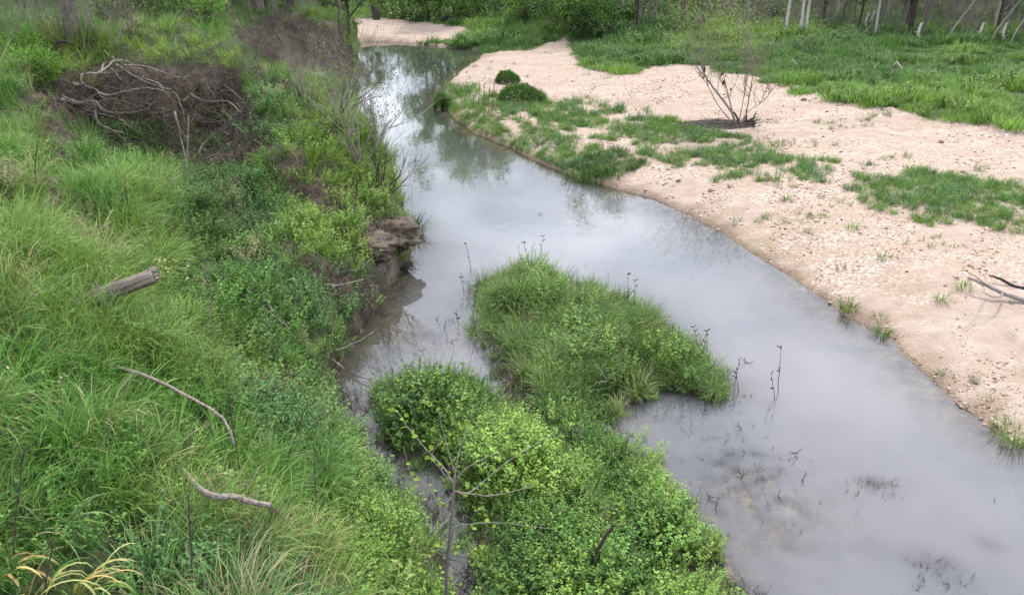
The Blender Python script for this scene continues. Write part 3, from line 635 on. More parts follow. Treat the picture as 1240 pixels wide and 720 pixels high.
# pebbles
pp = []; ss = []
for (y0, y1, dn, s0) in [(5, 12, 260, .016), (12, 20, 120, .020), (20, 40, 34, .032)]:
    x, y, z = cand(y0, y1, dn); k = ~is_left(x, y) & (z > .0) & (sdist(ISLAND, x, y) > .3) & ~zone('meadow', x, y, z) & (fbm((x * .6 + y * .8) * .35, (y * .6 - x * .8) * 1.3, 18) > R.uniform(.42, .66, len(x)))
    pp.append(np.stack([x, y, z + .002], -1)[k]); ss.append(s0 * np.exp(R.normal(0, .45, k.sum())))
pp = np.concatenate(pp); ss = np.concatenate(ss); print('PEB', len(pp))
scatter('pebbles', 'pale pinkish pebbles strewn over the gravel bar', 'pebbles', pp, ss, np.ones((len(pp), 3)), C_peb, 6, .3)
# fine root and twig litter on the scarps
x, y, z = cand(9, 45, 16); k = is_left(x, y) & (z > .15) & (zone('scarp1', x, y, z) | zone('scarp2', x, y, z) | zone('base', x, y, z) | (zone('nose', x, y, z) & (R.uniform(0, 1, len(x)) < .3))); x, y, z = x[k], y[k], z[k]
scatter('root_litter', 'fine tangled dead roots and twigs on the eroded bank', 'roots', np.stack([x, y, z], -1), R.uniform(.7, 1.7, len(x)), np.ones((len(x), 3)), C_litter, 4, .6)
# brush in the woods
x, y, z = cand(28, 90, .95)
px, py = project(x, y, z)
k = ((~is_left(x, y)) & (py < np.interp(px, [690, 740, 900, 1100, 1240, 1500], [22, 40, 36, 46, 52, 58])) & (px > 730)) | (is_left(x, y) & ((py < 34 - px * .03) & (px < 420) | (py < 64) & (px < 165 + (fbm(x * .5, y * .5, 4) - .5) * 120))) ; k &= (z > .3)
x, y, z = x[k], y[k], z[k]
hb = R.uniform(0, 1, len(x)) < .5
scatter('woodland_brush', 'grey leafless brush under the trees of the far woods', 'brush', np.stack([x, y, z], -1)[hb], R.uniform(.6, 1.4, hb.sum()), np.ones((hb.sum(), 3)), C_brush, 4, .2)
scatter('tall_brush', 'tall pale bare brush at the front of the far woods', 'brush', np.stack([x, y, z], -1)[~hb], R.uniform(.5, 1.1, (~hb).sum()), np.ones(((~hb).sum(), 3)), C_thick, 4, .2)
x, y, z = cand(40, 120, .7); px, py = project(x, y, z)
k = (z > .5) & (((px > 470) & (px < 760) & (py < 26)) | (py < 10) | ((px > 730) & (py < 30) & (R.uniform(0, 1, len(x)) < .16))); x, y, z = x[k], y[k], z[k]
scatter('undergrowth', 'dark green leafy undergrowth below the far trees', 'undergrowth', np.stack([x, y, z], -1), R.uniform(.8, 2.2, len(x)), mixc((.09, .17, .05), (.20, .30, .10), fbm(x * .3, y * .3, 7)), C_scrub, 4, .2)
# ------------------------------------------------------------------ single things
def pt(px, py, yy): d = ray(px, py); t = yy / d[1]; return Vector((d[0] * t, d[1] * t, CAM_Z + d[2] * t))
def px2m(n, yy, py=300):                          # size in metres of n picture pixels at distance yy
    return n * (yy / ray(620, py)[1]) / FPX
def rel(pts, o): return [Vector(p) - Vector(o) for p in pts]
def smooth_path(pts, k=4, amp=.0):
    pts = [Vector(p) for p in pts]; out = []
    for i in range(len(pts) - 1):
        p0, p1, p2, p3 = pts[max(i - 1, 0)], pts[i], pts[i + 1], pts[min(i + 2, len(pts) - 1)]
        for j in range(k):
            t = j / k; out.append(.5 * ((2 * p1) + (p2 - p0) * t + (2 * p0 - 5 * p1 + 4 * p2 - p3) * t * t + (3 * p1 - p0 - 3 * p2 + p3) * t ** 3) + Vector((U(-1, 1), U(-1, 1), U(-1, 1))) * amp)
    return out + [pts[-1]]
def taper(a, b, n): return [a + (b - a) * i / (n - 1) for i in range(n)]
def stick(name, label, cat, pix, r0, r1, mat, twigs=(), dz=0.0, amp=.01, group=None, sides=7, depthspan=None, leaves=0, lmat=None):
    """a stick whose first point stands on the ground; pix = picture points; the others are set at distances along depthspan"""
    b = hit(*pix[0]); n = len(pix); ds = depthspan or [0] * n
    P_ = [pt(p[0], p[1], b.y + ds[i]) for i, p in enumerate(pix)]; P_[0] = b + Vector((0, 0, dz)) 
    e = empty(name, b); tag(e, label, cat, group); pp_ = smooth_path(rel(P_, b), 4, amp)
    pp_[0] = pp_[0] + Vector((0, 0, -.05 - dz))
    r0 *= 1.25; r1 *= 1.25
    mb = MB(); mb.tube(pp_, taper(r0, r1, len(pp_)), sides, .5, .05); mb.build('stem', mat, e)
    for tw in twigs:
        i, q, rr = tw; base = pp_[min(int(i * (len(pp_) - 1)), len(pp_) - 1)]
        tip = [pt(a, c, b.y + d_) - b for a, c, d_ in q]; m2 = MB(); path = smooth_path([base] + tip, 4, amp * .7); m2.tube(path, taper(rr, rr * .3, len(path)), 5, .5, .1)
        m2.build('twig', mat, e)
        for _ in range(leaves):
            t = U(.25, 1); p = path[min(int(t * (len(path) - 1)), len(path) - 1)]; a = U(0, 6.28)
            if not LF: break
            lf = bpy.data.objects.new('leaf', random.choice(LF)); COL.objects.link(lf); lf.parent = e
            lf.location = p + Vector((U(-1, 1), U(-1, 1), U(-.5, 1))) * .035; lf.rotation_euler = (U(-.7, .7), U(-.9, .3), a); s_ = U(.7, 1.25); lf.scale = (s_, s_, s_)
    return e
LF = []
for _ in range(4):
    V = []; F = []; n = 5
    for i in range(n + 1):
        t = i / n; wv = .024 * math.sin(math.pi * (t ** .8)) + .0005; xx = t * .062; zz = -.012 * t * t
        V += [(xx, -wv, zz + .006), (xx, 0, zz), (xx, wv, zz + .006)]
    for i in range(n):
        a = i * 3; F += [(a, a + 3, a + 4, a + 1), (a + 1, a + 4, a + 5, a + 2)]
    me = bpy.data.meshes.new('leaf'); me.from_pydata(V, [], F); a_ = me.attributes.new('shade', 'FLOAT', 'POINT'); a_.data.foreach_set('value', np.full(len(V), U(.1, .9), np.float32)); me.materials.append(M['leaf_sap']); me.transform(__import__('mathutils').Matrix.Scale(.78, 4)); LF.append(me)

# -- logs and branches on the near bank
b = hit(86, 374); e = empty('fallen_log', b); tag(e, 'thick weathered grey log with a broken end jutting out of the tall grass', 'log')
p0 = Vector((0, 0, .02)); p1 = pt(187, 331, b.y + .25) - b; LN = (p1 - p0).length; r_ = px2m(9.8, b.y, 350)
mb = MB(); V = []; NS = 28; NR = 40
for i in range(NR):
    t = -.25 + 1.25 * i / (NR - 1)
    for k in range(NS):
        a = 2 * math.pi * k / NS; q = r_ * (1.08 - .14 * t) * (.84 + .34 * float(fbm(np.array([math.cos(a) * 3.2 + 5]), np.array([math.sin(a) * 3.2 + t * 1.1]), 7, 3)[0]) + U(-.015, .015)); V.append((math.cos(a) * q + .012 * math.sin(t * 5), math.sin(a) * q, t * LN))
F = [(i * NS + k, i * NS + (k + 1) % NS, (i + 1) * NS + (k + 1) % NS, (i + 1) * NS + k) for i in range(NR - 1) for k in range(NS)] + [tuple((NR - 1) * NS + k for k in range(NS))]
mb.add(V, F); tk = mb.build('trunk', M['log'], e); tk.rotation_mode = 'QUATERNION'; tk.rotation_quaternion = (p1 - p0).to_track_quat('Z', 'Y')
path = [p0.lerp(p1, i / 14) for i in range(-3, 15)]
mb = MB(); dr_ = (p1 - p0).normalized()
for k in range(16):
    a = 2 * math.pi * k / 16; s1 = dr_.cross(Vector((0, 0, 1))).normalized(); s2 = dr_.cross(s1); o_ = path[-1] + (s1 * math.cos(a) + s2 * math.sin(a)) * r_ * .72
    mb.tube([o_ - dr_ * .03, o_ + dr_ * U(.01, .06)], [r_ * .24, r_ * .08], 4)
mb.build('splintered_end', M['dead_grey'], e)
for a, c, rr in ((.35, (128, 352), .012), (.6, (160, 330), .010)):
    mb = MB(); q = path[3].lerp(path[-1], a); mb.tube([q, q + Vector((U(-.05, .05), 0, r_ + .06))], [rr * 1.4, rr * .7], 5); mb.build('knot', M['dead'], e)
stick('broken_stump', 'short pale broken stump below the thick grey log', 'stump', [(128, 396), (134, 366)], .035, .02, M['dead'], dz=0)
stick('dead_branch', 'long bare brown branch arching down through the grass below the thick log', 'branch', [(118, 446), (150, 446), (190, 461), (232, 482), (270, 506), (284, 540)], .017, .007, M['dead'],
      [(.15, [(105, 430, -.05)], .008), (.1, [(130, 428, .05), (128, 415, .1)], .008)], dz=.05, depthspan=[0, -.3, -.6, -.9, -1.2, -1.35], amp=.004)
e = stick('broken_branch', 'thick grey dead branch with twigs near the bottom of the bank grass', 'branch', [(222, 598), (250, 597), (285, 601), (306, 608), (328, 611)], .021, .017, M['dead'],
      [(.35, [(254, 575, 0), (256, 558, .02)], .006), (.45, [(272, 580, 0), (280, 558, 0)], .006), (.6, [(300, 590, 0), (312, 560, .05)], .005), (.7, [(275, 622, -.1), (262, 650, -.15)], .008),
       (.97, [(338, 622, -.05), (352, 612, -.1), (382, 575, -.1), (395, 560, -.1)], .007), (.97, [(330, 630, -.05), (322, 650, -.1), (312, 665, -.1)], .009), (1, [(350, 634, -.1), (360, 636, -.1), (376, 630, -.12)], .005), (1, [(354, 640, -.1), (350, 680, -.1)], .005)], dz=.30, sides=9, amp=.004, depthspan=[-.6, -.62, -.64, -.66, -.68])
e.children[0].name = 'branch'
# -- sapling in the foreground
b = Vector((pt(538, 748, 5.75).x, 5.75, 0)); b.z = H1(b.x, b.y); e = empty('leafing_sapling', b); tag(e, 'slim grey sapling with a few yellow-green leaves in front of the narrow channel', 'sapling')
S = lambda l: [pt(a, c, 5.75 + d_) - b for a, c, d_ in l]
tr = smooth_path([Vector((0, 0, -.05))] + S([(541, 700, 0), (545, 650, 0), (548, 610, 0), (551, 574, 0)]), 5, .003); mb = MB(); mb.tube(tr, taper(.019, .010, len(tr)), 8, .5, .08); mb.build('trunk', M['bark'], e)
def leafy(path, n, par, sz=1.0, meshes=LF):
    for _ in range(n):
        i = random.randint(max(0, len(path) // 4), len(path) - 1); lf = bpy.data.objects.new('leaf', random.choice(meshes)); COL.objects.link(lf); lf.parent = par
        lf.location = path[i] + Vector((U(-1, 1), U(-1, 1), U(-.6, 1))) * .03; lf.rotation_euler = (U(-.7, .7), U(-.9, .4), U(0, 6.28)); s_ = U(.6, 1.2) * sz; lf.scale = (s_, s_, s_)
for st, l, rr, nl in ((.93, [(537, 565, 0), (508, 535, .05), (480, 497, .1)], .009, 14), (1, [(541, 540, 0), (530, 495, -.05)], .007, 5), (1, [(556, 545, .05), (566, 520, .1), (574, 488, .15)], .007, 5),
                      (.95, [(575, 560, -.05), (610, 545, -.1)], .007, 8), (.85, [(570, 595, .1), (612, 560, .2), (668, 526, .3)], .008, 10), (.86, [(590, 600, .1), (630, 592, .15), (652, 586, .2)], .006, 8),
                      (.8, [(535, 610, 0), (520, 592, .05), (505, 575, .1)], .006, 12), (.65, [(562, 635, .1), (600, 632, .2), (670, 640, .25)], .006, 14), (.7, [(530, 640, -.1), (512, 620, -.2), (488, 540, -.1)], .005, 10),
                      (.5, [(520, 675, -.1), (500, 690, -.2)], .006, 14), (.9, [(527, 560, 0), (524, 548, 0), (540, 528, .1)], .005, 4), (.45, [(560, 672, .1), (590, 660, .2)], .005, 12)):
    path = smooth_path([tr[int(st * (len(tr) - 1))]] + S(l), 4, .004); mb = MB(); rr *= .9; mb.tube(path, taper(rr, rr * .35, len(path)), 5, .5, .1); br = mb.build('branch', M['dead_grey'], e); leafy(path, nl, br)
e2 = stick('broken_sapling', 'broken dark stem with pale snapped twigs on the leafy near end of the island', 'sapling', [(708, 706), (722, 668), (742, 636)], .017, .012, M['bark_dark'],
      [(1, [(740, 620, 0), (736, 600, 0)], .006), (1, [(748, 632, 0), (756, 615, .05)], .006), (1, [(752, 636, 0), (780, 622, .1)], .005), (.5, [(700, 670, 0), (694, 690, 0)], .006)], leaves=4)
# -- dead stalks
for lab, pix, r0 in (('tall dark dead stalk rising beside the arched bare branch', [(291, 612), (288, 560), (276, 470)], .008), ('dark dead stalk standing left of the thick twiggy branch', [(236, 735), (231, 670), (228, 598)], .009),
      ('dark stalk with brown seed clusters at the left edge of the grass', [(17, 690), (19, 630), (30, 540)], .006), ('short dark stalk in the bottom left grass corner', [(52, 735), (58, 690), (64, 650)], .007),
      ('thin leaning brown stalk between the twiggy branch and channel', [(338, 600), (352, 545), (374, 480)], .005), ('thin upright stalk on the bank right of the twiggy branch', [(378, 655), (382, 600), (380, 535)], .005),
      ('pale thin dead stalk standing on the mid bank slope', [(253, 402), (255, 380), (254, 360)], .007), ('slim pale stalk rising below the bare root tangle', [(226, 250), (227, 200), (228, 140)], .014),
      ('thin dark stalk on the upper left bank under the dirt scarp', [(152, 290), (155, 255), (150, 215)], .008), ('thin pale stalk on the bank above the undercut', [(402, 420), (402, 390), (400, 362)], .008),
      ('dark stalk in grass below the brown scarp corner', [(45, 235), (43, 205), (46, 170)], .010), ('brown stalk leaning over the lower bank weeds', [(440, 690), (428, 640), (430, 600)], .005)):
    q = hit(*pix[0]); bx, by = pix[0]
    tw = []
    for k in range(random.randint(2, 5)):
        t = U(.35, .95); cx_ = pix[1][0] * (1 - t) + pix[2][0] * t; cy_ = pix[1][1] * (1 - t) + pix[2][1] * t; tw.append((.5 + t * .5, [(cx_ + U(-12, 12), cy_ - U(2, 16), 0)], r0 * .4))
    stick('dead_stalk', lab, 'stalk', pix, r0, r0 * .45, M['dead_grey'] if 'pale' in lab else M['stem'], tw, group='dead stalks standing on the left bank', sides=5, amp=.006)
# -- yellowing plants and broad pale blades
def blade_plant(px, py, n, ln, wd, mat, name, label, az_=None, spread=3.14):
    b = hit(px, py); e = empty(name, b); tag(e, label, 'plant')
    for _ in range(n):
        mb = MB(); a = (az_ if az_ is not None else 0) + U(-spread, spread); mb.blade((U(-.06, .06), U(-.06, .06), -.02), a, ln * U(.7, 1.15), wd * U(.8, 1.2), U(.3, .9), U(.8, 1.9), U(.2, 1), 9); mb.build('blade', mat if U(0, 1) < .75 else M['leaf_green'], e)
    return e
blade_plant(40, 735, 13, .62, .022, M['leaf_yellow'], 'yellowing_plant', 'yellowing plant with long pale blades at the bottom left corner', 0, 1.4)
blade_plant(100, 725, 8, .55, .022, M['leaf_yellow'], 'yellowing_plant', 'pale yellow bladed plant just right of the corner one', .3, 1.0)
blade_plant(8, 705, 9, .4, .026, M['leaf_orange'], 'withered_plant', 'orange withered broad blades at the left bottom edge', .2, .9)
blade_plant(85, 722, 6, .5, .02, M['leaf_orange'], 'withered_plant', 'orange-tipped arching blades among the yellowing plants', .5, .7)
blade_plant(340, 735, 22, .55, .026, M['leaf_blue'], 'broad_bladed_plant', 'grey-green broad-bladed plant at the bottom under the twiggy branch', None)
blade_plant(415, 725, 18, .5, .022, M['leaf_blue'], 'broad_bladed_plant', 'grey-green broad-bladed plant nearer the narrow channel', None)
blade_plant(60, 650, 16, .6, .018, M['leaf_blue'], 'broad_bladed_plant', 'blue-green arching blades in the left foreground grass', None)
# -- pale flowering weed
b = hit(205, 362); e = empty('flowering_weed', b); tag(e, 'pale yellow-topped weed just right of the broken log end', 'weed')
for _ in range(9):
    x_, y_ = U(-.25, .3), U(-.2, .2); h = U(.35, .75); mb = MB(); pth = wig((x_ * .4, y_ * .4, -.03), (x_, y_, h), 4, .02); mb.tube(pth, taper(.005, .002, 5), 4); st = mb.build('stem', M['stem_green'], e)
    mb = MB()
    for _ in range(14):
        t = U(.55, 1); p = pth[int(t * 4)]; mb.leaf(p + Vector((U(-1, 1), U(-1, 1), U(-1, 1))) * .05, Vector((U(-1, 1), U(-1, 1), .2)), Vector((0, 0, 1)), .045, .034, U(0, 1))
    mb.build('flower_head', M['leaf_flower'], st)

# -- exposed roots over the first scarp
b = hit(150, 150); e = empty('exposed_root_tangle', b); tag(e, 'tangle of bare roots hanging over the bare earth scarp on the left bank', 'roots')
roots = [([(75, 128), (95, 130), (118, 128), (135, 138), (150, 146), (165, 165)], 7), ([(105, 108), (108, 98), (125, 90), (150, 86), (175, 88)], 5), ([(102, 106), (118, 118), (140, 124), (165, 118), (180, 110), (205, 118)], 5), ([(125, 90), (134, 84), (136, 76), (130, 66)], 5),
  ([(150, 88), (170, 98), (190, 108), (205, 118)], 4), ([(80, 128), (100, 126), (118, 130)], 6), ([(148, 140), (170, 138), (195, 130), (200, 122)], 4), ([(105, 108), (115, 118), (132, 128), (150, 132)], 5), ([(160, 90), (190, 92), (215, 98), (240, 100)], 3),
  ([(225, 130), (235, 118), (248, 108), (262, 110)], 4), ([(235, 120), (255, 128), (275, 132), (292, 138)], 4), ([(245, 190), (255, 175), (268, 164), (285, 168)], 4), ([(235, 196), (255, 192), (275, 196)], 4), ([(270, 130), (285, 145), (295, 165)], 3),
  ([(180, 96), (200, 110), (215, 128), (230, 150)], 3), ([(140, 92), (152, 102), (158, 108)], 4), ([(120, 128), (130, 150), (150, 168)], 5), ([(225, 145), (228, 180), (226, 215)], 4), ([(260, 112), (280, 112), (300, 122)], 3), ([(200, 140), (220, 142), (245, 150), (275, 150)], 3)]
for pix, wpx in roots:
    P_ = []
    for k, p in enumerate(pix):
        q = hit(*p); P_.append(q + Vector((U(-.1, .1), -U(.06, .35), U(.03, .22))) - b)
    pth = smooth_path(P_, 4, .02); r_ = px2m(wpx, b.y + 1, 120) * .34; mb = MB(); mb.tube(pth, [r_ * (1 - .6 * i / (len(pth) - 1)) for i in range(len(pth))], 6, .5, .15); rt = mb.build('root', M['root'] if U(0, 1) < .55 else M['dead_grey'], e)
    mb = MB()
    for _ in range(4): grow(mb, random.choice(pth), Vector((U(-1, 1), U(-.6, .1), U(-.6, .6))), U(.4, 1.0), r_ * .4, 1, [], .7, 4, 4, -.1, (2, 3), .3)
    tag(mb.build('rootlet', M['root'], rt), kind='stuff')
mb = MB()
for _ in range(190):
    q = hit(U(85, 300), U(92, 205)) - b; grow(mb, q + Vector((0, 0, .02)), Vector((U(-1, 1), U(-1, 0), U(-.2, .5))), U(.5, 1.1), .013, 1, [], .8, 4, 3, -.05, (2, 3), .35)
o = mb.build('fine_roots', M['root'], e); tag(o, kind='stuff')

# -- leafless shrubs
def bare_shrub(px, py, ht, n, lean, *aa, **kw):
    return _bare_shrub(px, py, ht * 1.1, n + 3, lean, *aa, **kw)
def _bare_shrub(px, py, ht, n, lean, name, label, cat='shrub', mat='bark', leafmat=None, nleaf=0, depth=3, r=.02, spread=.55, leafsz=.05, group=None):
    b = hit(px, py); e = empty(name, b); tag(e, label, cat, group); tips = []
    for _ in range(n):
        mb = MB(); tp = []; grow(mb, (U(-.1, .1), U(-.1, .1), -.05), Vector((lean[0] + U(-1, 1) * spread, lean[1] + U(-1, 1) * spread, 1)), ht * U(.38, .6), r * U(.7, 1.1), depth, tp, .6, 4, 4, .2, (3, 4), .2, .68); mb.build('stem', M[mat], e); tips += tp
    if nleaf:
        mb = MB()
        for _ in range(nleaf):
            p, d = random.choice(tips); mb.leaf(p + Vector((U(-1, 1), U(-1, 1), U(-1, 1))) * ht * .05, Vector((U(-1, 1), U(-1, 1), U(-.5, 1))), Vector((U(-1, 1), U(-1, 1), 1)), leafsz * U(.6, 1.3), leafsz * .5, U(0, 1))
        mb.build('foliage', M[leafmat], e)
    return e
sh1 = bare_shrub(436, 205, 2.6, 6, (.15, -.1), 'leafless_shrub', 'bushy grey leafless shrub overhanging the water behind the bank spine', nleaf=900, leafmat='leaf_pale', r=.024, mat='dead_grey', leafsz=.06)
bare_shrub(408, 150, 2.6, 5, (.3, 0), 'leafless_shrub', 'upper grey leafless shrub between the second scarp and the water', nleaf=200, leafmat='leaf_pale', leafsz=.05)
bare_shrub(462, 236, 1.5, 6, (.5, .1), 'drooping_shrub', 'dark twiggy shrub drooping over the water edge above the clay ledge', mat='bark_dark', r=.014, spread=.8)
bare_shrub(456, 175, 1.9, 5, (.2, .2), 'leafless_shrub', 'small leafless shrub at the water edge left of the bright reflection', mat='bark', r=.014, nleaf=120, leafmat='leaf_pale', leafsz=.05)
bare_shrub(372, 130, 1.8, 5, (.2, 0), 'leafless_shrub', 'grey twiggy shrub below the second scarp', mat='dead_grey', r=.015)
bare_shrub(325, 105, 1.4, 5, (.1, 0), 'leafless_shrub', 'brown twiggy shrub on top of the bank spine', mat='root', r=.012)
bare_shrub(285, 130, 1.5, 6, (.1, -.3), 'leafless_shrub', 'dense brown twiggy shrub at the right end of the root scarp', mat='root', r=.012, spread=.8)
bare_shrub(245, 118, 1.2, 6, (.1, -.4), 'leafless_shrub', 'tangled brown shrub in the middle of the root scarp', mat='root', r=.012, spread=.9)
for q, (a, c) in enumerate([(15, 62), (50, 55), (75, 62), (118, 48), (140, 58), (160, 40), (35, 40), (105, 60)]):
    bare_shrub(a, c, U(1.6, 2.6), 4, (0, 0), 'dry_shrub', 'dry buff-brown shrub in the far left thicket, ' + ['at the left picture edge', 'left of the thick trunk', 'just in front of the thick trunk', 'right of the thick trunk', 'rightmost at the front', 'rightmost at the back', 'behind the one at the left edge', 'beside the arched dark branch'][q], mat=random.choice(['root', 'dead_grey', 'bark']), r=.014, nleaf=120, leafmat='leaf_pale', leafsz=.05, group='dry shrubs on the far left terrace')
# willow on the gravel with a debris pile
b = hit(892, 153); e = empty('leaning_willow', b); tag(e, 'spindly bent willow with pale haze of new leaves on the gravel bar', 'shrub'); tips = []
for pix, rp in (([(888, 140), (876, 122), (862, 104), (853, 90), (852, 76)], 5), ([(885, 128), (880, 108), (876, 90)], 3.2), ([(903, 140), (907, 118), (912, 92), (914, 80)], 3), ([(898, 132), (902, 112), (905, 90)], 2), ([(870, 128), (855, 100), (846, 92)], 2), ([(905, 136), (925, 122), (935, 108)], 1.8)):
    pth = smooth_path([Vector((U(-.08, .08), 0, -.05))] + [pt(a, c, b.y + U(-.15, .15)) - b for a, c in pix], 4, .01); r_ = px2m(rp, b.y, 120) * .36; mb = MB(); mb.tube(pth, taper(r_, r_ * .4, len(pth)), 6, .5, .1)
    for _ in range(9):
        i = random.randint(len(pth) // 2, len(pth) - 1); grow(mb, pth[i], Vector((U(-.8, .5), U(-.8, .8), .9)), U(1.1, 1.9), .011, 2, tips, .5, 4, 4, .3, (2, 3), .2)
    mb.build('stem', M['dead'], e)
mb = MB()
for _ in range(2800):
    p, d = random.choice(tips); mb.leaf(p + Vector((random.gauss(-.1, .35), random.gauss(0, .35), random.gauss(.15, .3))), Vector((U(-1, 1), U(-1, 1), U(-.5, 1))), Vector((U(-1, 1), U(-1, 1), 1)), .085 * U(.6, 1.3), .03, U(.3, 1))
mb.build('foliage', M['leaf_pale'], e)
mb = MB()
for a, c, s_ in ((853, 84, .09), (876, 100, .08), (874, 90, .06), (885, 108, .06), (892, 88, .05)):
    p = pt(a, c, b.y) - b; mb.tube([p - Vector((0, 0, s_)), p, p + Vector((0, 0, s_))], [s_ * .4, s_ * .7, s_ * .2], 6, .5, .3)
mb.build('flood_debris', M['bark_dark'], e)
b = hit(868, 153); e = empty('debris_pile', b); tag(e, 'dark pile of flood debris around the foot of the bent willow', 'debris')
mb = MB()
for _ in range(300):
    a1 = U(0, 6.28); r1_ = U(0, 1) ** .7; q = Vector((1.35 * r1_ * math.cos(a1) - .15, .6 * r1_ * math.sin(a1), U(.0, .26) * (1 - r1_ * .8))); a = U(-.5, .5); mb.tube(wig(q, q + Vector((math.cos(a), math.sin(a), U(-.1, .2))) * U(.3, .8), 3, .04), [.014, .011, .008, .004], 4)
o = mb.build('sticks', M['bark'], e); tag(o, kind='stuff')
mb = MB()
for k in range(9):
    a = hit(902 + U(-8, 10), 150 + U(-3, 6)) - b; mb.tube(wig(a, a + Vector((U(-.35, .35), U(-.3, .3), U(.15, .55))), 3, .05), [.05, .04, .03, .012], 6, .5, .2)
mb.build('root_crown', M['bark_dark'], e)
# driftwood at the right
stick('driftwood', 'long pale cracked driftwood log at the right edge of the gravel', 'driftwood', [(1262, 372), (1240, 363), (1215, 355), (1190, 343), (1172, 336)], .04, .02, M['dead_grey'], [(.5, [(1205, 360, 0), (1188, 352, 0)], .02), (.7, [(1180, 334, .1), (1165, 326, .2)], .014)], dz=.05, depthspan=[0, .2, .35, .6, .8], sides=8)
stick('driftwood', 'dark flat driftwood stick lying behind the pale log', 'driftwood', [(1262, 352), (1235, 348), (1212, 338), (1198, 333)], .03, .012, M['bark_dark'], dz=.03, depthspan=[0, .1, .3, .4])
stick('driftwood', 'thin forked stick on the gravel left of the pale log', 'driftwood', [(1140, 347), (1160, 346), (1178, 343)], .014, .006, M['bark_dark'], [(.5, [(1162, 340, .2), (1158, 330, .3)], .006)], dz=.02, depthspan=[0, .02, .1])
stick('driftwood', 'small dark stick near the upper right gravel edge', 'driftwood', [(1224, 342), (1240, 344), (1255, 345)], .02, .01, M['dead_grey'], dz=.02)
for lab, a, c in (('short dark twig on open gravel near the river bend', 1096, 330), ('dark scrap of driftwood in the gravel middle', 1112, 303), ('small dark twig left of the dry gravel grass', 1030, 172), ('dark twig fragment near the far gravel grass', 1006, 160), ('twig lying on upper gravel below the meadow', 1132, 163), ('dark fragment on gravel above the right grass strip', 1128, 196)):
    stick('stray_twig', lab, 'twig', [(a, c), (a + 10, c + 1), (a + 20, c - 1)], .016, .007, M['bark_dark'], dz=.02, group='stray twigs on the gravel bar', depthspan=[0, 0, .05])
# pale dead branches in the meadow
stick('fallen_branch', 'thin bleached branch lying in the meadow behind the willow', 'branch', [(955, 80), (975, 88), (1010, 94)], .035, .012, M['bark_white'], [(.4, [(990, 80, .3)], .012)], dz=.45, depthspan=[0, -.4, -.8])
stick('fallen_branch', 'bleached branch lying in the middle of the right meadow', 'branch', [(1080, 83), (1102, 93), (1128, 107)], .035, .012, M['bark_white'], dz=.45, depthspan=[0, -.6, -1.5])
stick('fallen_branch', 'short bleached branch in the meadow left of the willow', 'branch', [(758, 46), (768, 54), (778, 62)], .03, .012, M['bark_white'], dz=.4, depthspan=[0, -.8, -1.5])

# -- rounded bushes, tufts
def dome_bush(px, py, rx, rz, label, name='rounded_bush', cat='bush', n=2600, mat='leaf_bush', grp=None, ln=.22):
    b = hit(px, py); e = empty(name, b); tag(e, label, cat, grp); mb = MB(); st = MB()
    for _ in range(n):
        a = U(0, 6.28); el = math.asin(U(.0, 1)); rr = U(.72, 1.0) * (1 + .10 * math.sin(a * 3 + el * 4)); d = Vector((math.cos(a) * math.cos(el), math.sin(a) * math.cos(el), math.sin(el)))
        p = Vector((d.x * rx * rr, d.y * rx * rr, d.z * rz * rr)); dd = (d + Vector((U(-1, 1), U(-1, 1), U(-.2, 1.1))) * .7).normalized()
        mb.leaf(p, dd, Vector((U(-1, 1), U(-1, 1), 1)), ln * U(.6, 1.2), ln * .16, U(0, 1))
    mb.build('foliage', M[mat], e)
    for _ in range(12):
        a = U(0, 6.28); st.tube(wig((0, 0, -.04), (math.cos(a) * rx * .6, math.sin(a) * rx * .6, rz * .75), 4, .04), taper(.02, .006, 5), 4)
    st.build('stems', M['bark_dark'], e); return e
b1 = hit(614, 100).y; dome_bush(614, 101, px2m(14, b1, 100), px2m(13, b1, 100), 'smaller and farther of the two dome-shaped dark bushes on the sand', ln=.16)
b1 = hit(630, 123).y; dome_bush(630, 124, px2m(29, b1, 120), px2m(19, b1, 120), 'larger dome-shaped dark green bush on the sand nearest the grass strip', n=4200, ln=.18)
b1 = hit(537, 132).y; dome_bush(536, 132, px2m(10, b1, 120), px2m(16, b1, 120), 'upright dark bush at the water edge end of the grass strip', n=1400, ln=.2)
def g_tuft(px, py, n, ln, label, mat='leaf_green', spread=.12, grp='grass tufts on the gravel shore', cat='grass tuft', name='grass_tuft', wd=.010):
    b = hit(px, py); o = tuft(n, ln, wd, spread, (.05, .9), (.4, 1.6), 4).build(name, M[mat]); o.location = b; tag(o, label, cat, grp); return o
g_tuft(1027, 376, 110, .34, 'biggest green tuft on the gravel shore at the river bend', spread=.14)
g_tuft(1063, 386, 60, .22, 'pale small tuft between two green shore tufts', 'leaf_pale')
g_tuft(1067, 406, 80, .26, 'green tuft at the waterline below the pale small one')
g_tuft(1228, 530, 160, .30, 'dark green tuft at the water by the right picture edge', spread=.28)
g_tuft(1140, 348+14, 50, .28, 'small green tuft growing beside the pale driftwood log') ; g_tuft(1167, 350, 60, .3, 'green sprig at the tip of the pale driftwood log')
g_tuft(952, 243, 50, .3, 'green tuft on bare sand above the river bend', spread=.1); g_tuft(931, 264, 50, .2, 'small tuft on sand just above the waterline stones')
g_tuft(1032, 277, 70, .22, 'lone low tuft on the middle gravel'); g_tuft(1070, 313, 60, .22, 'lone low tuft on gravel nearer the river'); g_tuft(865, 208 + 12, 70, .25, 'dark tuft below the middle grass strip')
g_tuft(1215, 487, 60, .2, 'sparse yellowish tuft on the near gravel', 'leaf_pale', .4)
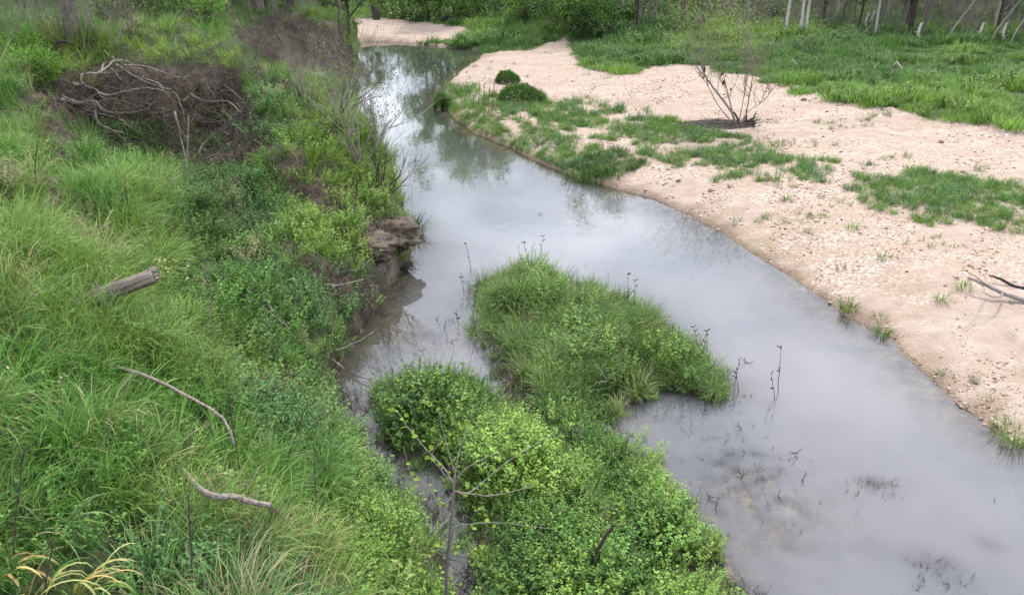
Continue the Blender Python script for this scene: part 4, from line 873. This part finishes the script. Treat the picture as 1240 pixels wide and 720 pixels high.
for k, (a, c) in enumerate([(700, 216), (718, 220), (738, 214), (728, 206)]):
    g_tuft(a, c, 170, .55, 'dark dense grass tuft at the river corner, ' + ['leftmost by the driftwood heap', 'front one touching the water', 'rightmost toward the sand', 'back one behind the others'][k], 'leaf_bush', .4, 'dark grass tufts at the river corner', wd=.016)
g_tuft(500, 283, 260, .62, 'dark blue-green tuft hanging beside the clay ledge', 'leaf_bush', .22, None, wd=.013)
stick('driftwood', 'grey heap of driftwood sticks at the shore above the dark tufts', 'driftwood', [(668, 180), (690, 186), (715, 190), (735, 186)], .04, .02, M['bark'], [(.3, [(690, 178, .2), (705, 180, .3)], .02), (.6, [(700, 196, -.2), (720, 200, -.3)], .02), (.8, [(715, 178, .2)], .015)], dz=.05)
# tall pale weed stalks on the far shore
for k, (a, c) in enumerate([(580, 132), (586, 134), (592, 138), (598, 131)]):
    stick('weed_stalk', 'thin upright weed stalk on the shore left of the dome bushes', 'stalk', [(a, c), (a, c - 15), (a + 1, c - 34)], .018, .008, M['stem_green'], [(.6, [(a + 4, c - 26, 0)], .006), (.8, [(a - 3, c - 34, 0)], .006)], group='weed stalks left of the dome bushes', amp=.01)
# -- twigs standing in the water
TW = [(570, 330, -6, 34), (562, 352, -4, 22), (575, 370, 2, 30), (556, 395, -3, 20), (640, 318, -6, 24), (655, 308, 3, 22), (760, 362, 0, 30), (766, 366, 3, 26), (845, 418, -5, 22), (852, 430, 4, 30), (858, 425, -2, 24), (942, 476, 4, 54), (938, 482, -4, 30),
      (890, 465, 6, 30), (896, 474, -4, 22), (905, 440, 8, 4), (908, 440, -14, 8), (960, 548, 12, 6), (972, 556, -12, 9), (850, 500, 4, 14), (900, 520, -6, 8), (893, 580, 12, 10), (868, 612, 3, 12), (862, 604, -6, 10), (545, 415, 6, 5), (510, 412, -12, 4), (538, 398, 3, 12), (500, 455, 6, 10), (535, 470, 8, 14),
      (528, 388, 4, 6), (940, 600, 5, 8), (972, 580, 4, 10), (835, 455, -6, 26), (1200, 606, 5, 4), (888, 500, 8, 2), (650, 240 + 20, 6, 3), (705, 322, 6, 3)]
for a, c, dx, dy in TW:
    b = Vector((*at(a, c), 0)); tip = pt(a + dx, c - dy, b.y) - b; base = Vector((-tip.x * .3, 0, -.12))
    mb = MB(); pth = wig(base, tip, 5, .012); mb.tube(pth, taper(.007, .003, 6), 5, .5, .2)
    if dy > 18:
        for _ in range(4): q = pth[random.randint(3, 5)]; mb.tube([q, q + Vector((U(-.06, .06), U(-.03, .03), U(.0, .05)))], [.006, .010], 4)
    else:
        q = pth[3]; mb.tube([q, q + Vector((U(-.12, .12), U(-.1, .1), .02))], [.006, .003], 4)
    o = mb.build('drowned_twig', M['stem']); o.location = b
    wh = ('off the upper left rim of the island' if a < 640 and c < 375 else 'between the island and the left bank' if a < 640 else 'beyond the top of the island grass' if c < 335 else 'along the upper right rim of the island' if a < 800 else
          'in open water right of the island tip' if c < 480 and a > 870 else 'at the right tip of the island grass' if c < 480 else 'in the water off the leafy near end' if a < 1000 else 'alone in the lower right water')
    tag(o, ('tall' if dy > 28 else 'mid-height' if dy > 15 else 'short') + ' thin dark twig poking up ' + wh, 'twig', 'dark twigs poking out of the water')
# -- dead sticks by the left waterline and the island edge
SK = [('pale dead stick slanting from the lower bank to the water', [(400, 433), (420, 420), (452, 402)], .014), ('long thin stick reaching into the water from the bank foot', [(398, 438), (430, 458), (462, 476)], .011), ('second thin stick dipping in the narrow channel', [(402, 450), (425, 470), (448, 488)], .010),
      ('pale curved stick on the earth below the clay ledge', [(422, 334), (436, 326), (448, 315)], .014), ('pale root arching on the slope left of the undercut', [(345, 318), (360, 335), (378, 356)], .018), ('grey root sticking out of the slope above the bank foot', [(392, 350), (410, 345), (440, 338)], .016),
      ('stick lying on the bare slope left of the bank foot', [(310, 372), (335, 385), (352, 398)], .012), ('short white stick in the mid slope weeds', [(268, 345), (274, 335), (279, 327)], .014), ('leaning stick on the upper slope above the undercut', [(272, 280), (290, 292), (305, 305)], .014)]
for lab, pix, r_ in SK: stick('dead_stick', lab, 'stick', pix, r_, r_ * .5, M['dead_grey'], [(.5, [(pix[1][0] + 8, pix[1][1] - 10, .05)], r_ * .5)], dz=.10, group=None)
IK = [('pale dead stick along the bare left edge of the island', [(568, 385), (590, 420), (612, 462)], .012), ('dead stick crossing the island edge above the small inlet', [(600, 430), (622, 462), (648, 492)], .013), ('bleached stick beside the small island inlet', [(592, 452), (605, 480), (618, 500)], .010),
      ('thin dead stick leaning on the island grass edge', [(618, 440), (630, 465), (640, 480)], .010), ('dead forked stick in the middle of the island grass', [(722, 478), (735, 460), (720, 440)], .011), ('short dark dead stick at the island grass tip', [(745, 470), (738, 455), (748, 448)], .010),
      ('dead dark stick on the left rim of the island', [(575, 400), (572, 380), (566, 350)], .010)]
for lab, pix, r_ in IK: stick('dead_stick', lab, 'stick', pix, r_, r_ * .5, M['dead_grey'], [(.5, [(pix[1][0] + 10, pix[1][1] - 14, .05)], r_ * .5), (.8, [(pix[2][0] + 14, pix[2][1] - 4, .05)], r_ * .4)], dz=.22)
# pale and dark odd branches of the far left terrace
stick('arched_branch', 'dark arched branch rising from the terrace grass', 'branch', [(62, 72), (61, 58), (72, 50), (90, 54)], .05, .02, M['bark_dark'], dz=0)
stick('twisted_branch', 'pale twisted dead branch standing at the scarp lip', 'branch', [(132, 84), (138, 76), (136, 68)], .05, .03, M['dead'], dz=0)
stick('fallen_branch', 'dark horizontal branch across the terrace grass', 'branch', [(140, 32), (175, 30), (205, 38)], .05, .03, M['bark_dark'], dz=.5)
stick('dead_limb', 'white forked dead limb in the thicket left of the big trunk', 'branch', [(36, 40), (46, 30), (54, 18)], .05, .03, M['bark_white'], [(.6, [(40, 22, 0)], .02)], dz=.7)
# pale stones by the second scarp
import bmesh
def stone(px, py, r, label):
    bm = bmesh.new(); bmesh.ops.create_icosphere(bm, subdivisions=3, radius=r)
    for v in bm.verts: q = v.co.normalized(); v.co *= .8 + .35 * float(fbm(np.array([q.x * 1.7 + 9]), np.array([q.y * 1.7 + q.z * 2.1]), px)[0]); v.co.z *= .62
    me = bpy.data.meshes.new('stone'); bm.to_mesh(me); bm.free(); [setattr(p, 'use_smooth', True) for p in me.polygons]; me.materials.append(M['dead']); o = bpy.data.objects.new('stone', me); COL.objects.link(o); o.location = hit(px, py); tag(o, label, 'stone')
stone(386, 96, .34, 'pale boulder half buried below the second scarp'); stone(372, 90, .2, 'small pale stone left of the pale boulder'); stone(404, 84, .22, 'pale stone near the water under the second scarp')
# clay ledge with its undercut
def ledge(px, py, sx, sy, szz, ang, label, seed):
    bm = bmesh.new(); bmesh.ops.create_icosphere(bm, subdivisions=5, radius=1)
    for v in bm.verts:
        q = v.co.copy(); k = float(fbm(np.array([q.x * 2.2 + seed]), np.array([q.y * 2.2 + q.z * 3.1]), seed, 5)[0]); k2 = float(fbm(np.array([q.x * 9 + seed]), np.array([q.y * 9 + q.z * 14]), seed, 4)[0]); v.co *= .56 + .75 * k + .16 * k2
        v.co = Vector((v.co.x * sx, v.co.y * sy, v.co.z * szz)); 
        if v.co.z < 0: v.co.x *= .7
    me = bpy.data.meshes.new('clay_ledge'); bm.to_mesh(me); bm.free(); [setattr(p, 'use_smooth', True) for p in me.polygons]; me.materials.append(M['clay']); me2 = me
    o = bpy.data.objects.new('clay_ledge', me2); COL.objects.link(o); b = hit(px, py); o.location = b; o.rotation_euler = (U(-.1, .1), .12, ang); o['kind'] = 'structure'
M['clay'] = bark_mat('river_clay', (.045, .033, .023, 1), (.19, .15, .11, 1), 6, dist=.06, along=1.6)
ledge(474, 284, .70, .5, .34, .5, '', 3); ledge(448, 300, .6, .45, .26, .9, '', 14)

b = hit(455, 262); e = empty('hanging_roots', b); tag(e, 'dark roots hanging over the clay ledge to the water', 'roots')
for _ in range(16):
    q = hit(U(430, 490), U(262, 285)) - b; mb = MB(); q2 = q + Vector((U(.05, .35), U(-.35, 0), -U(.35, .9))); mb.tube(wig(q + Vector((0, 0, .05)), q2, 6, .05), taper(.016, .004, 7), 5, .5, .1); mb.build('root', M['root'], e)
# ------------------------------------------------------------------ trees
def tree_proto(name, ht, r, bark, leafmat, nleaf, leafsz, lean=0, limbs=9, bare=.35, fork=False):
    e = bpy.data.objects.new(name, None); COL.objects.link(e); mb = MB(); tips = []
    pth = smooth_path([(0, 0, -.3), (lean * .1, 0, ht * .15), (lean * .35 + U(-.1, .1), U(-.15, .15), ht * .4), (lean * .7 + U(-.3, .3), U(-.3, .3), ht * .7), (lean + U(-.3, .3), U(-.3, .3), ht * .92)], 4, .03)
    n = len(pth); rs = [r * (1.35 if i == 0 else 1.12 if i == 1 else 1) * (1 - .85 * i / (n - 1)) + .012 for i in range(n)]; mb.tube(pth, rs, 9, .5, .06); tr = mb.build('trunk', M[bark], e)
    mc = MB()
    for k in range(limbs):
        t = bare + (1 - bare) * (k + U(0, .8)) / limbs; i = min(n - 1, int(t * (n - 1))); a = U(0, 6.28)
        ml = MB(); grow(ml, pth[i], Vector((math.cos(a), math.sin(a), U(.3, 1.1))), ht * U(.16, .26) * (1.25 - t * .5), rs[i] * .5 + .01, 2, tips, .6, 4, 4, .15, (2, 4), .2); ml.build('limb', M[bark], e) if k < 0 else mb.v
        mc.add(ml.v, ml.f, .5)
    mc.build('limbs', M[bark], e)
    ml = MB()
    for _ in range(nleaf):
        p, d = random.choice(tips); ml.leaf(p + Vector((random.gauss(0, 1), random.gauss(0, 1), random.gauss(0, 1))) * ht * .035, Vector((U(-1, 1), U(-1, 1), U(-1, .6))), Vector((U(-1, 1), U(-1, 1), 1)), leafsz * U(.6, 1.4), leafsz * .6, U(0, 1))
    ml.build('crown', M[leafmat], e); return e
used = set()
def plant_tree(proto, px, py, s, label, group=None, cat='tree', rz=None, yadd=0):
    b = hit(px, py)
    if proto.name not in used: used.add(proto.name); r = proto; r.location = b; r.rotation_euler = (0, 0, U(0, 6.28) if rz is None else rz); r.scale = (s, s, s)
    else: r = copy_tree(proto, b, U(0, 6.28) if rz is None else rz, s)
    kd = {'g': 'grey slender', 'd': 'dark leafy', 'b': 'bushy green', 'p': 'pale'}.get(proto.name[0], '')
    sd_ = ('left part', 'middle part', 'right part')[0 if px < (LIM or (0, 0))[0] else 1 if px < (LIM or (0, 0))[1] else 2] if LIM else ''
    tag(r, label.format(kind=kd, part=sd_), cat, group); return r
LIM = None
T_grey = [tree_proto('grey_tree', U(8, 9.5), U(.05, .11), 'bark', 'leaf_pale', 900, .11, U(-1.3, 1.3)) for _ in range(4)]
T_dark = [tree_proto('dark_tree', U(8.5, 9.5), U(.12, .2), 'bark_dark', 'leaf_bush', 2200, .18, U(-.6, .6)) for _ in range(3)]
T_pale = [tree_proto('pale_trunked_tree', 9, .085, 'bark_white', 'leaf_pale', 900, .11, U(-.5, .5)) for _ in range(2)]
T_big = [tree_proto('broad_tree', 14, .26, 'bark', 'leaf_green', 4200, .2, U(-.6, .6), 13) for _ in range(2)]
T_full = [tree_proto('bushy_tree', 11, .17, 'bark', 'leaf_green', 5200, .26, U(-.5, .5), 14, .12) for _ in range(2)]
T_pole = [tree_proto('leaning_tree', 6, .06, 'dead_grey', 'leaf_pale', 60, .08, 3.6, 4, .6) for _ in range(2)]
plant_tree(T_pale[0], 951, 43, 1.2, 'single white-barked slim tree, leftmost of the pale trio', rz=1); plant_tree(T_pale[1], 968, 43, 1.25, 'middle white-barked slim tree of the pale trio', rz=2.2); plant_tree(T_pale[0], 975, 43, 1.2, 'rightmost white-barked slim tree of the pale trio, leaning right', rz=0)
plant_tree(T_big[0], 90, 42, .85, 'thick grey-barked tree at the back of the left terrace'); plant_tree(T_big[1], 315, 14, .9, 'stout grey tree behind the second scarp'); plant_tree(T_dark[0], 352, 16, 1.1, 'dark slim tree right of the stout grey one'); plant_tree(T_big[0], 262, 18, .8, 'grey tree in shade between the two thick trees')
plant_tree(T_dark[1], 424, 62, .9, 'dark leaning tree at the tip of the left bank by the bend'); plant_tree(T_grey[0], 413, 45, 1.0, 'slim grey tree just left of the dark bend tree')
GL = 'grey slender tree standing in the far woods'; gp = 'trees of the far woods'
for px in sorted(U(732, 1330) for _ in range(74)):
    if 938 < px < 988: continue
    y0 = np.interp(px, [700, 740, 900, 1100, 1240, 1500], [22, 38, 36, 44, 50, 58]) - abs(random.gauss(0, 9)) - 1
    pr = random.choice(T_grey + T_grey + T_dark[:1] + T_pale); plant_tree(pr, px + U(-6, 6), y0 + 3 - abs(random.gauss(0, 5)), U(.5, 1.1), {'g': GL, 'd': 'dark slender tree standing in the far woods', 'p': 'pale slender tree standing in the far woods'}[pr.name[0]] + (' left of the bent willow' if px < 820 else ' behind the bent willow' if px < 925 else ' just right of the pale trio' if px < 1050 else ' behind the leaning bleached trunks' if px < 1230 else ' past the right picture edge'), gp)
LIM = (900, 1090)
for px in list(range(735, 1330, 30)): plant_tree(random.choice(T_dark + T_grey), px + U(-9, 9), U(2, 22), U(.8, 1.1), '{kind} tree deep inside the {part} of the far right woods', 'trees deep in the far woods')
LIM = (530, 630)
for px in range(438, 730, 13): plant_tree(random.choice(T_dark + T_full + T_full if px < 640 else T_dark + T_grey), px + U(-6, 6), U(-4, 14), (U(.95, 1.2) if 505 < px < 620 else U(.4, .55) if px < 505 else U(.6, .8)), '{kind} tree on the {part} of the leafy embankment beyond the bend', 'trees beyond the river bend')
LIM = (110, 270)
for px in range(-60, 415, 22): plant_tree(random.choice(T_dark + T_dark + T_grey), px + U(-9, 9), U(-2, 16), U(.8, 1.2), '{kind} tree in the {part} of the wood behind the left terrace', 'trees behind the left terrace')
LIM = None
for lab, a, c, rz, s in (('pale pole-like tree leaning right between the white trio and bushes', 1002, 36, 0, .8), ('bleached leaning trunk at the right edge of the woods', 1146, 50, 0, .75), ('second bleached trunk leaning right near the picture edge', 1198, 52, 0, .7), ('farthest right leaning bleached trunk', 1222, 54, .2, .7)):
    plant_tree(T_pole[0], a, c, s, lab, None, 'tree', rz)
for lab, a, c, t in (('short white upright snag left of the leaning pair', 1049, 38, 12), ('crooked white snag in front of the woods', 1113, 50, 10), ('thin bleached pole in the right woods', 1188, 50, 14), ('thin bleached pole nearest the white snag', 1056, 36, 14), ('bleached upright post-like snag at far right', 1216, 50, 12)):
    stick('snag', lab, 'snag', [(a, c), (a - 1, c - 10), (a + 3, c - 22)], .09, .05, M['bark_white'], [(.6, [(a - 6, c - 12, 0)], .04), (.7, [(a + 6, c - 24, 0)], .03)], group=None)
# bushes on the embankment beyond the bend and at the edge of the woods
def leaf_bush(px, py, r, h, label, mat, grp, n=1500, ls=.2):
    b = hit(px, py); e = empty('leafy_bush', b); tag(e, label, 'bush', grp); mb = MB(); cl = [Vector((U(-1, 1) * r * .8, U(-1, 1) * r * .6, h * U(.2, .85))) for _ in range(11)]; st = MB()
    for c in cl: st.tube(wig((0, 0, -.1), c, 4, .08), taper(.04, .012, 5), 4)
    for _ in range(n):
        c = random.choice(cl); d = Vector((random.gauss(0, 1), random.gauss(0, 1), random.gauss(0, 1))).normalized() * U(.5, 1) * r * .38
        mb.leaf(c + d, d.normalized() + Vector((0, 0, U(-.4, .4))), Vector((U(-1, 1), U(-1, 1), 1)), ls * U(.6, 1.3), ls * .5, U(0, 1))
    st.build('stems', M['bark'], e); mb.build('foliage', M[mat], e)
for k, (a, c) in enumerate([(482, 10), (505, 17), (530, 14), (555, 18), (585, 20), (612, 16), (640, 24), (660, 14), (672, 34), (690, 40), (705, 30), (715, 44), (625, 6), (575, 6), (735, 44)]):
    leaf_bush(a, c, U(1.6, 2.6), U(1.8, 3.0), ['green vine-covered bush on the embankment, ', 'darker leafy bush on the embankment, '][k % 3 == 2] + ('farthest left above the pale gravel spit' if a < 500 else 'second from the left above the pale gravel' if a < 520 else 'behind the dark fallen trunk' if a < 560 else 'just right of the dark fallen trunk' if a < 590 and c > 10 else 'high up, right of the fallen trunk' if a < 600 else 'left of the high middle bush' if a < 620 else 'high up at the middle of the slope' if a < 630 else 'where the slope meets the green flat' if a < 650 else 'upper right part of the slope' if a < 665 else 'low beside the top of the sand' if a < 680 else 'close above the sandy tip' if a < 700 else 'next to the grey brush' if a < 710 else 'at the foot of the grey brush' if a < 720 else 'last on the right before the woods'), ['leaf_green', 'leaf_green', 'leaf_bush'][k % 3], 'bushes on the embankment beyond the bend')
for k, (a, c) in enumerate([(125, 22), (145, 14), (170, 20), (228, 24), (245, 30), (200, 24)]):
    leaf_bush(a, c, U(1.0, 1.6), U(1.0, 1.7), 'green leafy bush at the back of the left terrace, ' + ['just right of the thick trunk', 'second right of the thick trunk', 'in the middle, half shaded', 'near the shaded grey tree', 'directly below the shaded grey tree', 'left of the shaded pair'][k], 'leaf_green', 'bushes at the back of the left terrace', 1000, .13)
leaf_bush(12, 92, 1.0, .9, 'dense fresh green bush at the left edge of the terrace', 'leaf_green', None, 2600, .10); leaf_bush(40, 100, .8, .6, 'low green bush beside the one at the left edge', 'leaf_green', None, 1600, .10)
stick('tree_stump', 'dark leaning stump on the far gravel beyond the bend', 'stump', [(456, 24), (454, 14), (450, 6)], .30, .14, M['bark_dark'], dz=0); stick('snag', 'short dark stub at the waterline by the bend', 'snag', [(429, 44), (430, 34), (428, 26)], .18, .10, M['bark_dark'], [(.8, [(434, 28, 0)], .08)], dz=0)
stick('fallen_branch', 'dark fallen trunk under the bushes beyond the bend', 'branch', [(530, 28), (560, 23), (590, 20)], .22, .12, M['bark_dark'], dz=.3, depthspan=[0, 0, 0])
for o in [q for q in bpy.data.objects if q.type == 'EMPTY']:
    if o.name.startswith(('grey_tree', 'dark_tree', 'pale_trunked_tree', 'broad_tree', 'leaning_tree', 'bushy_tree')) and 'label' not in o:
        for c in list(o.children): bpy.data.objects.remove(c)
        bpy.data.objects.remove(o)
bpy.context.view_layer.update()
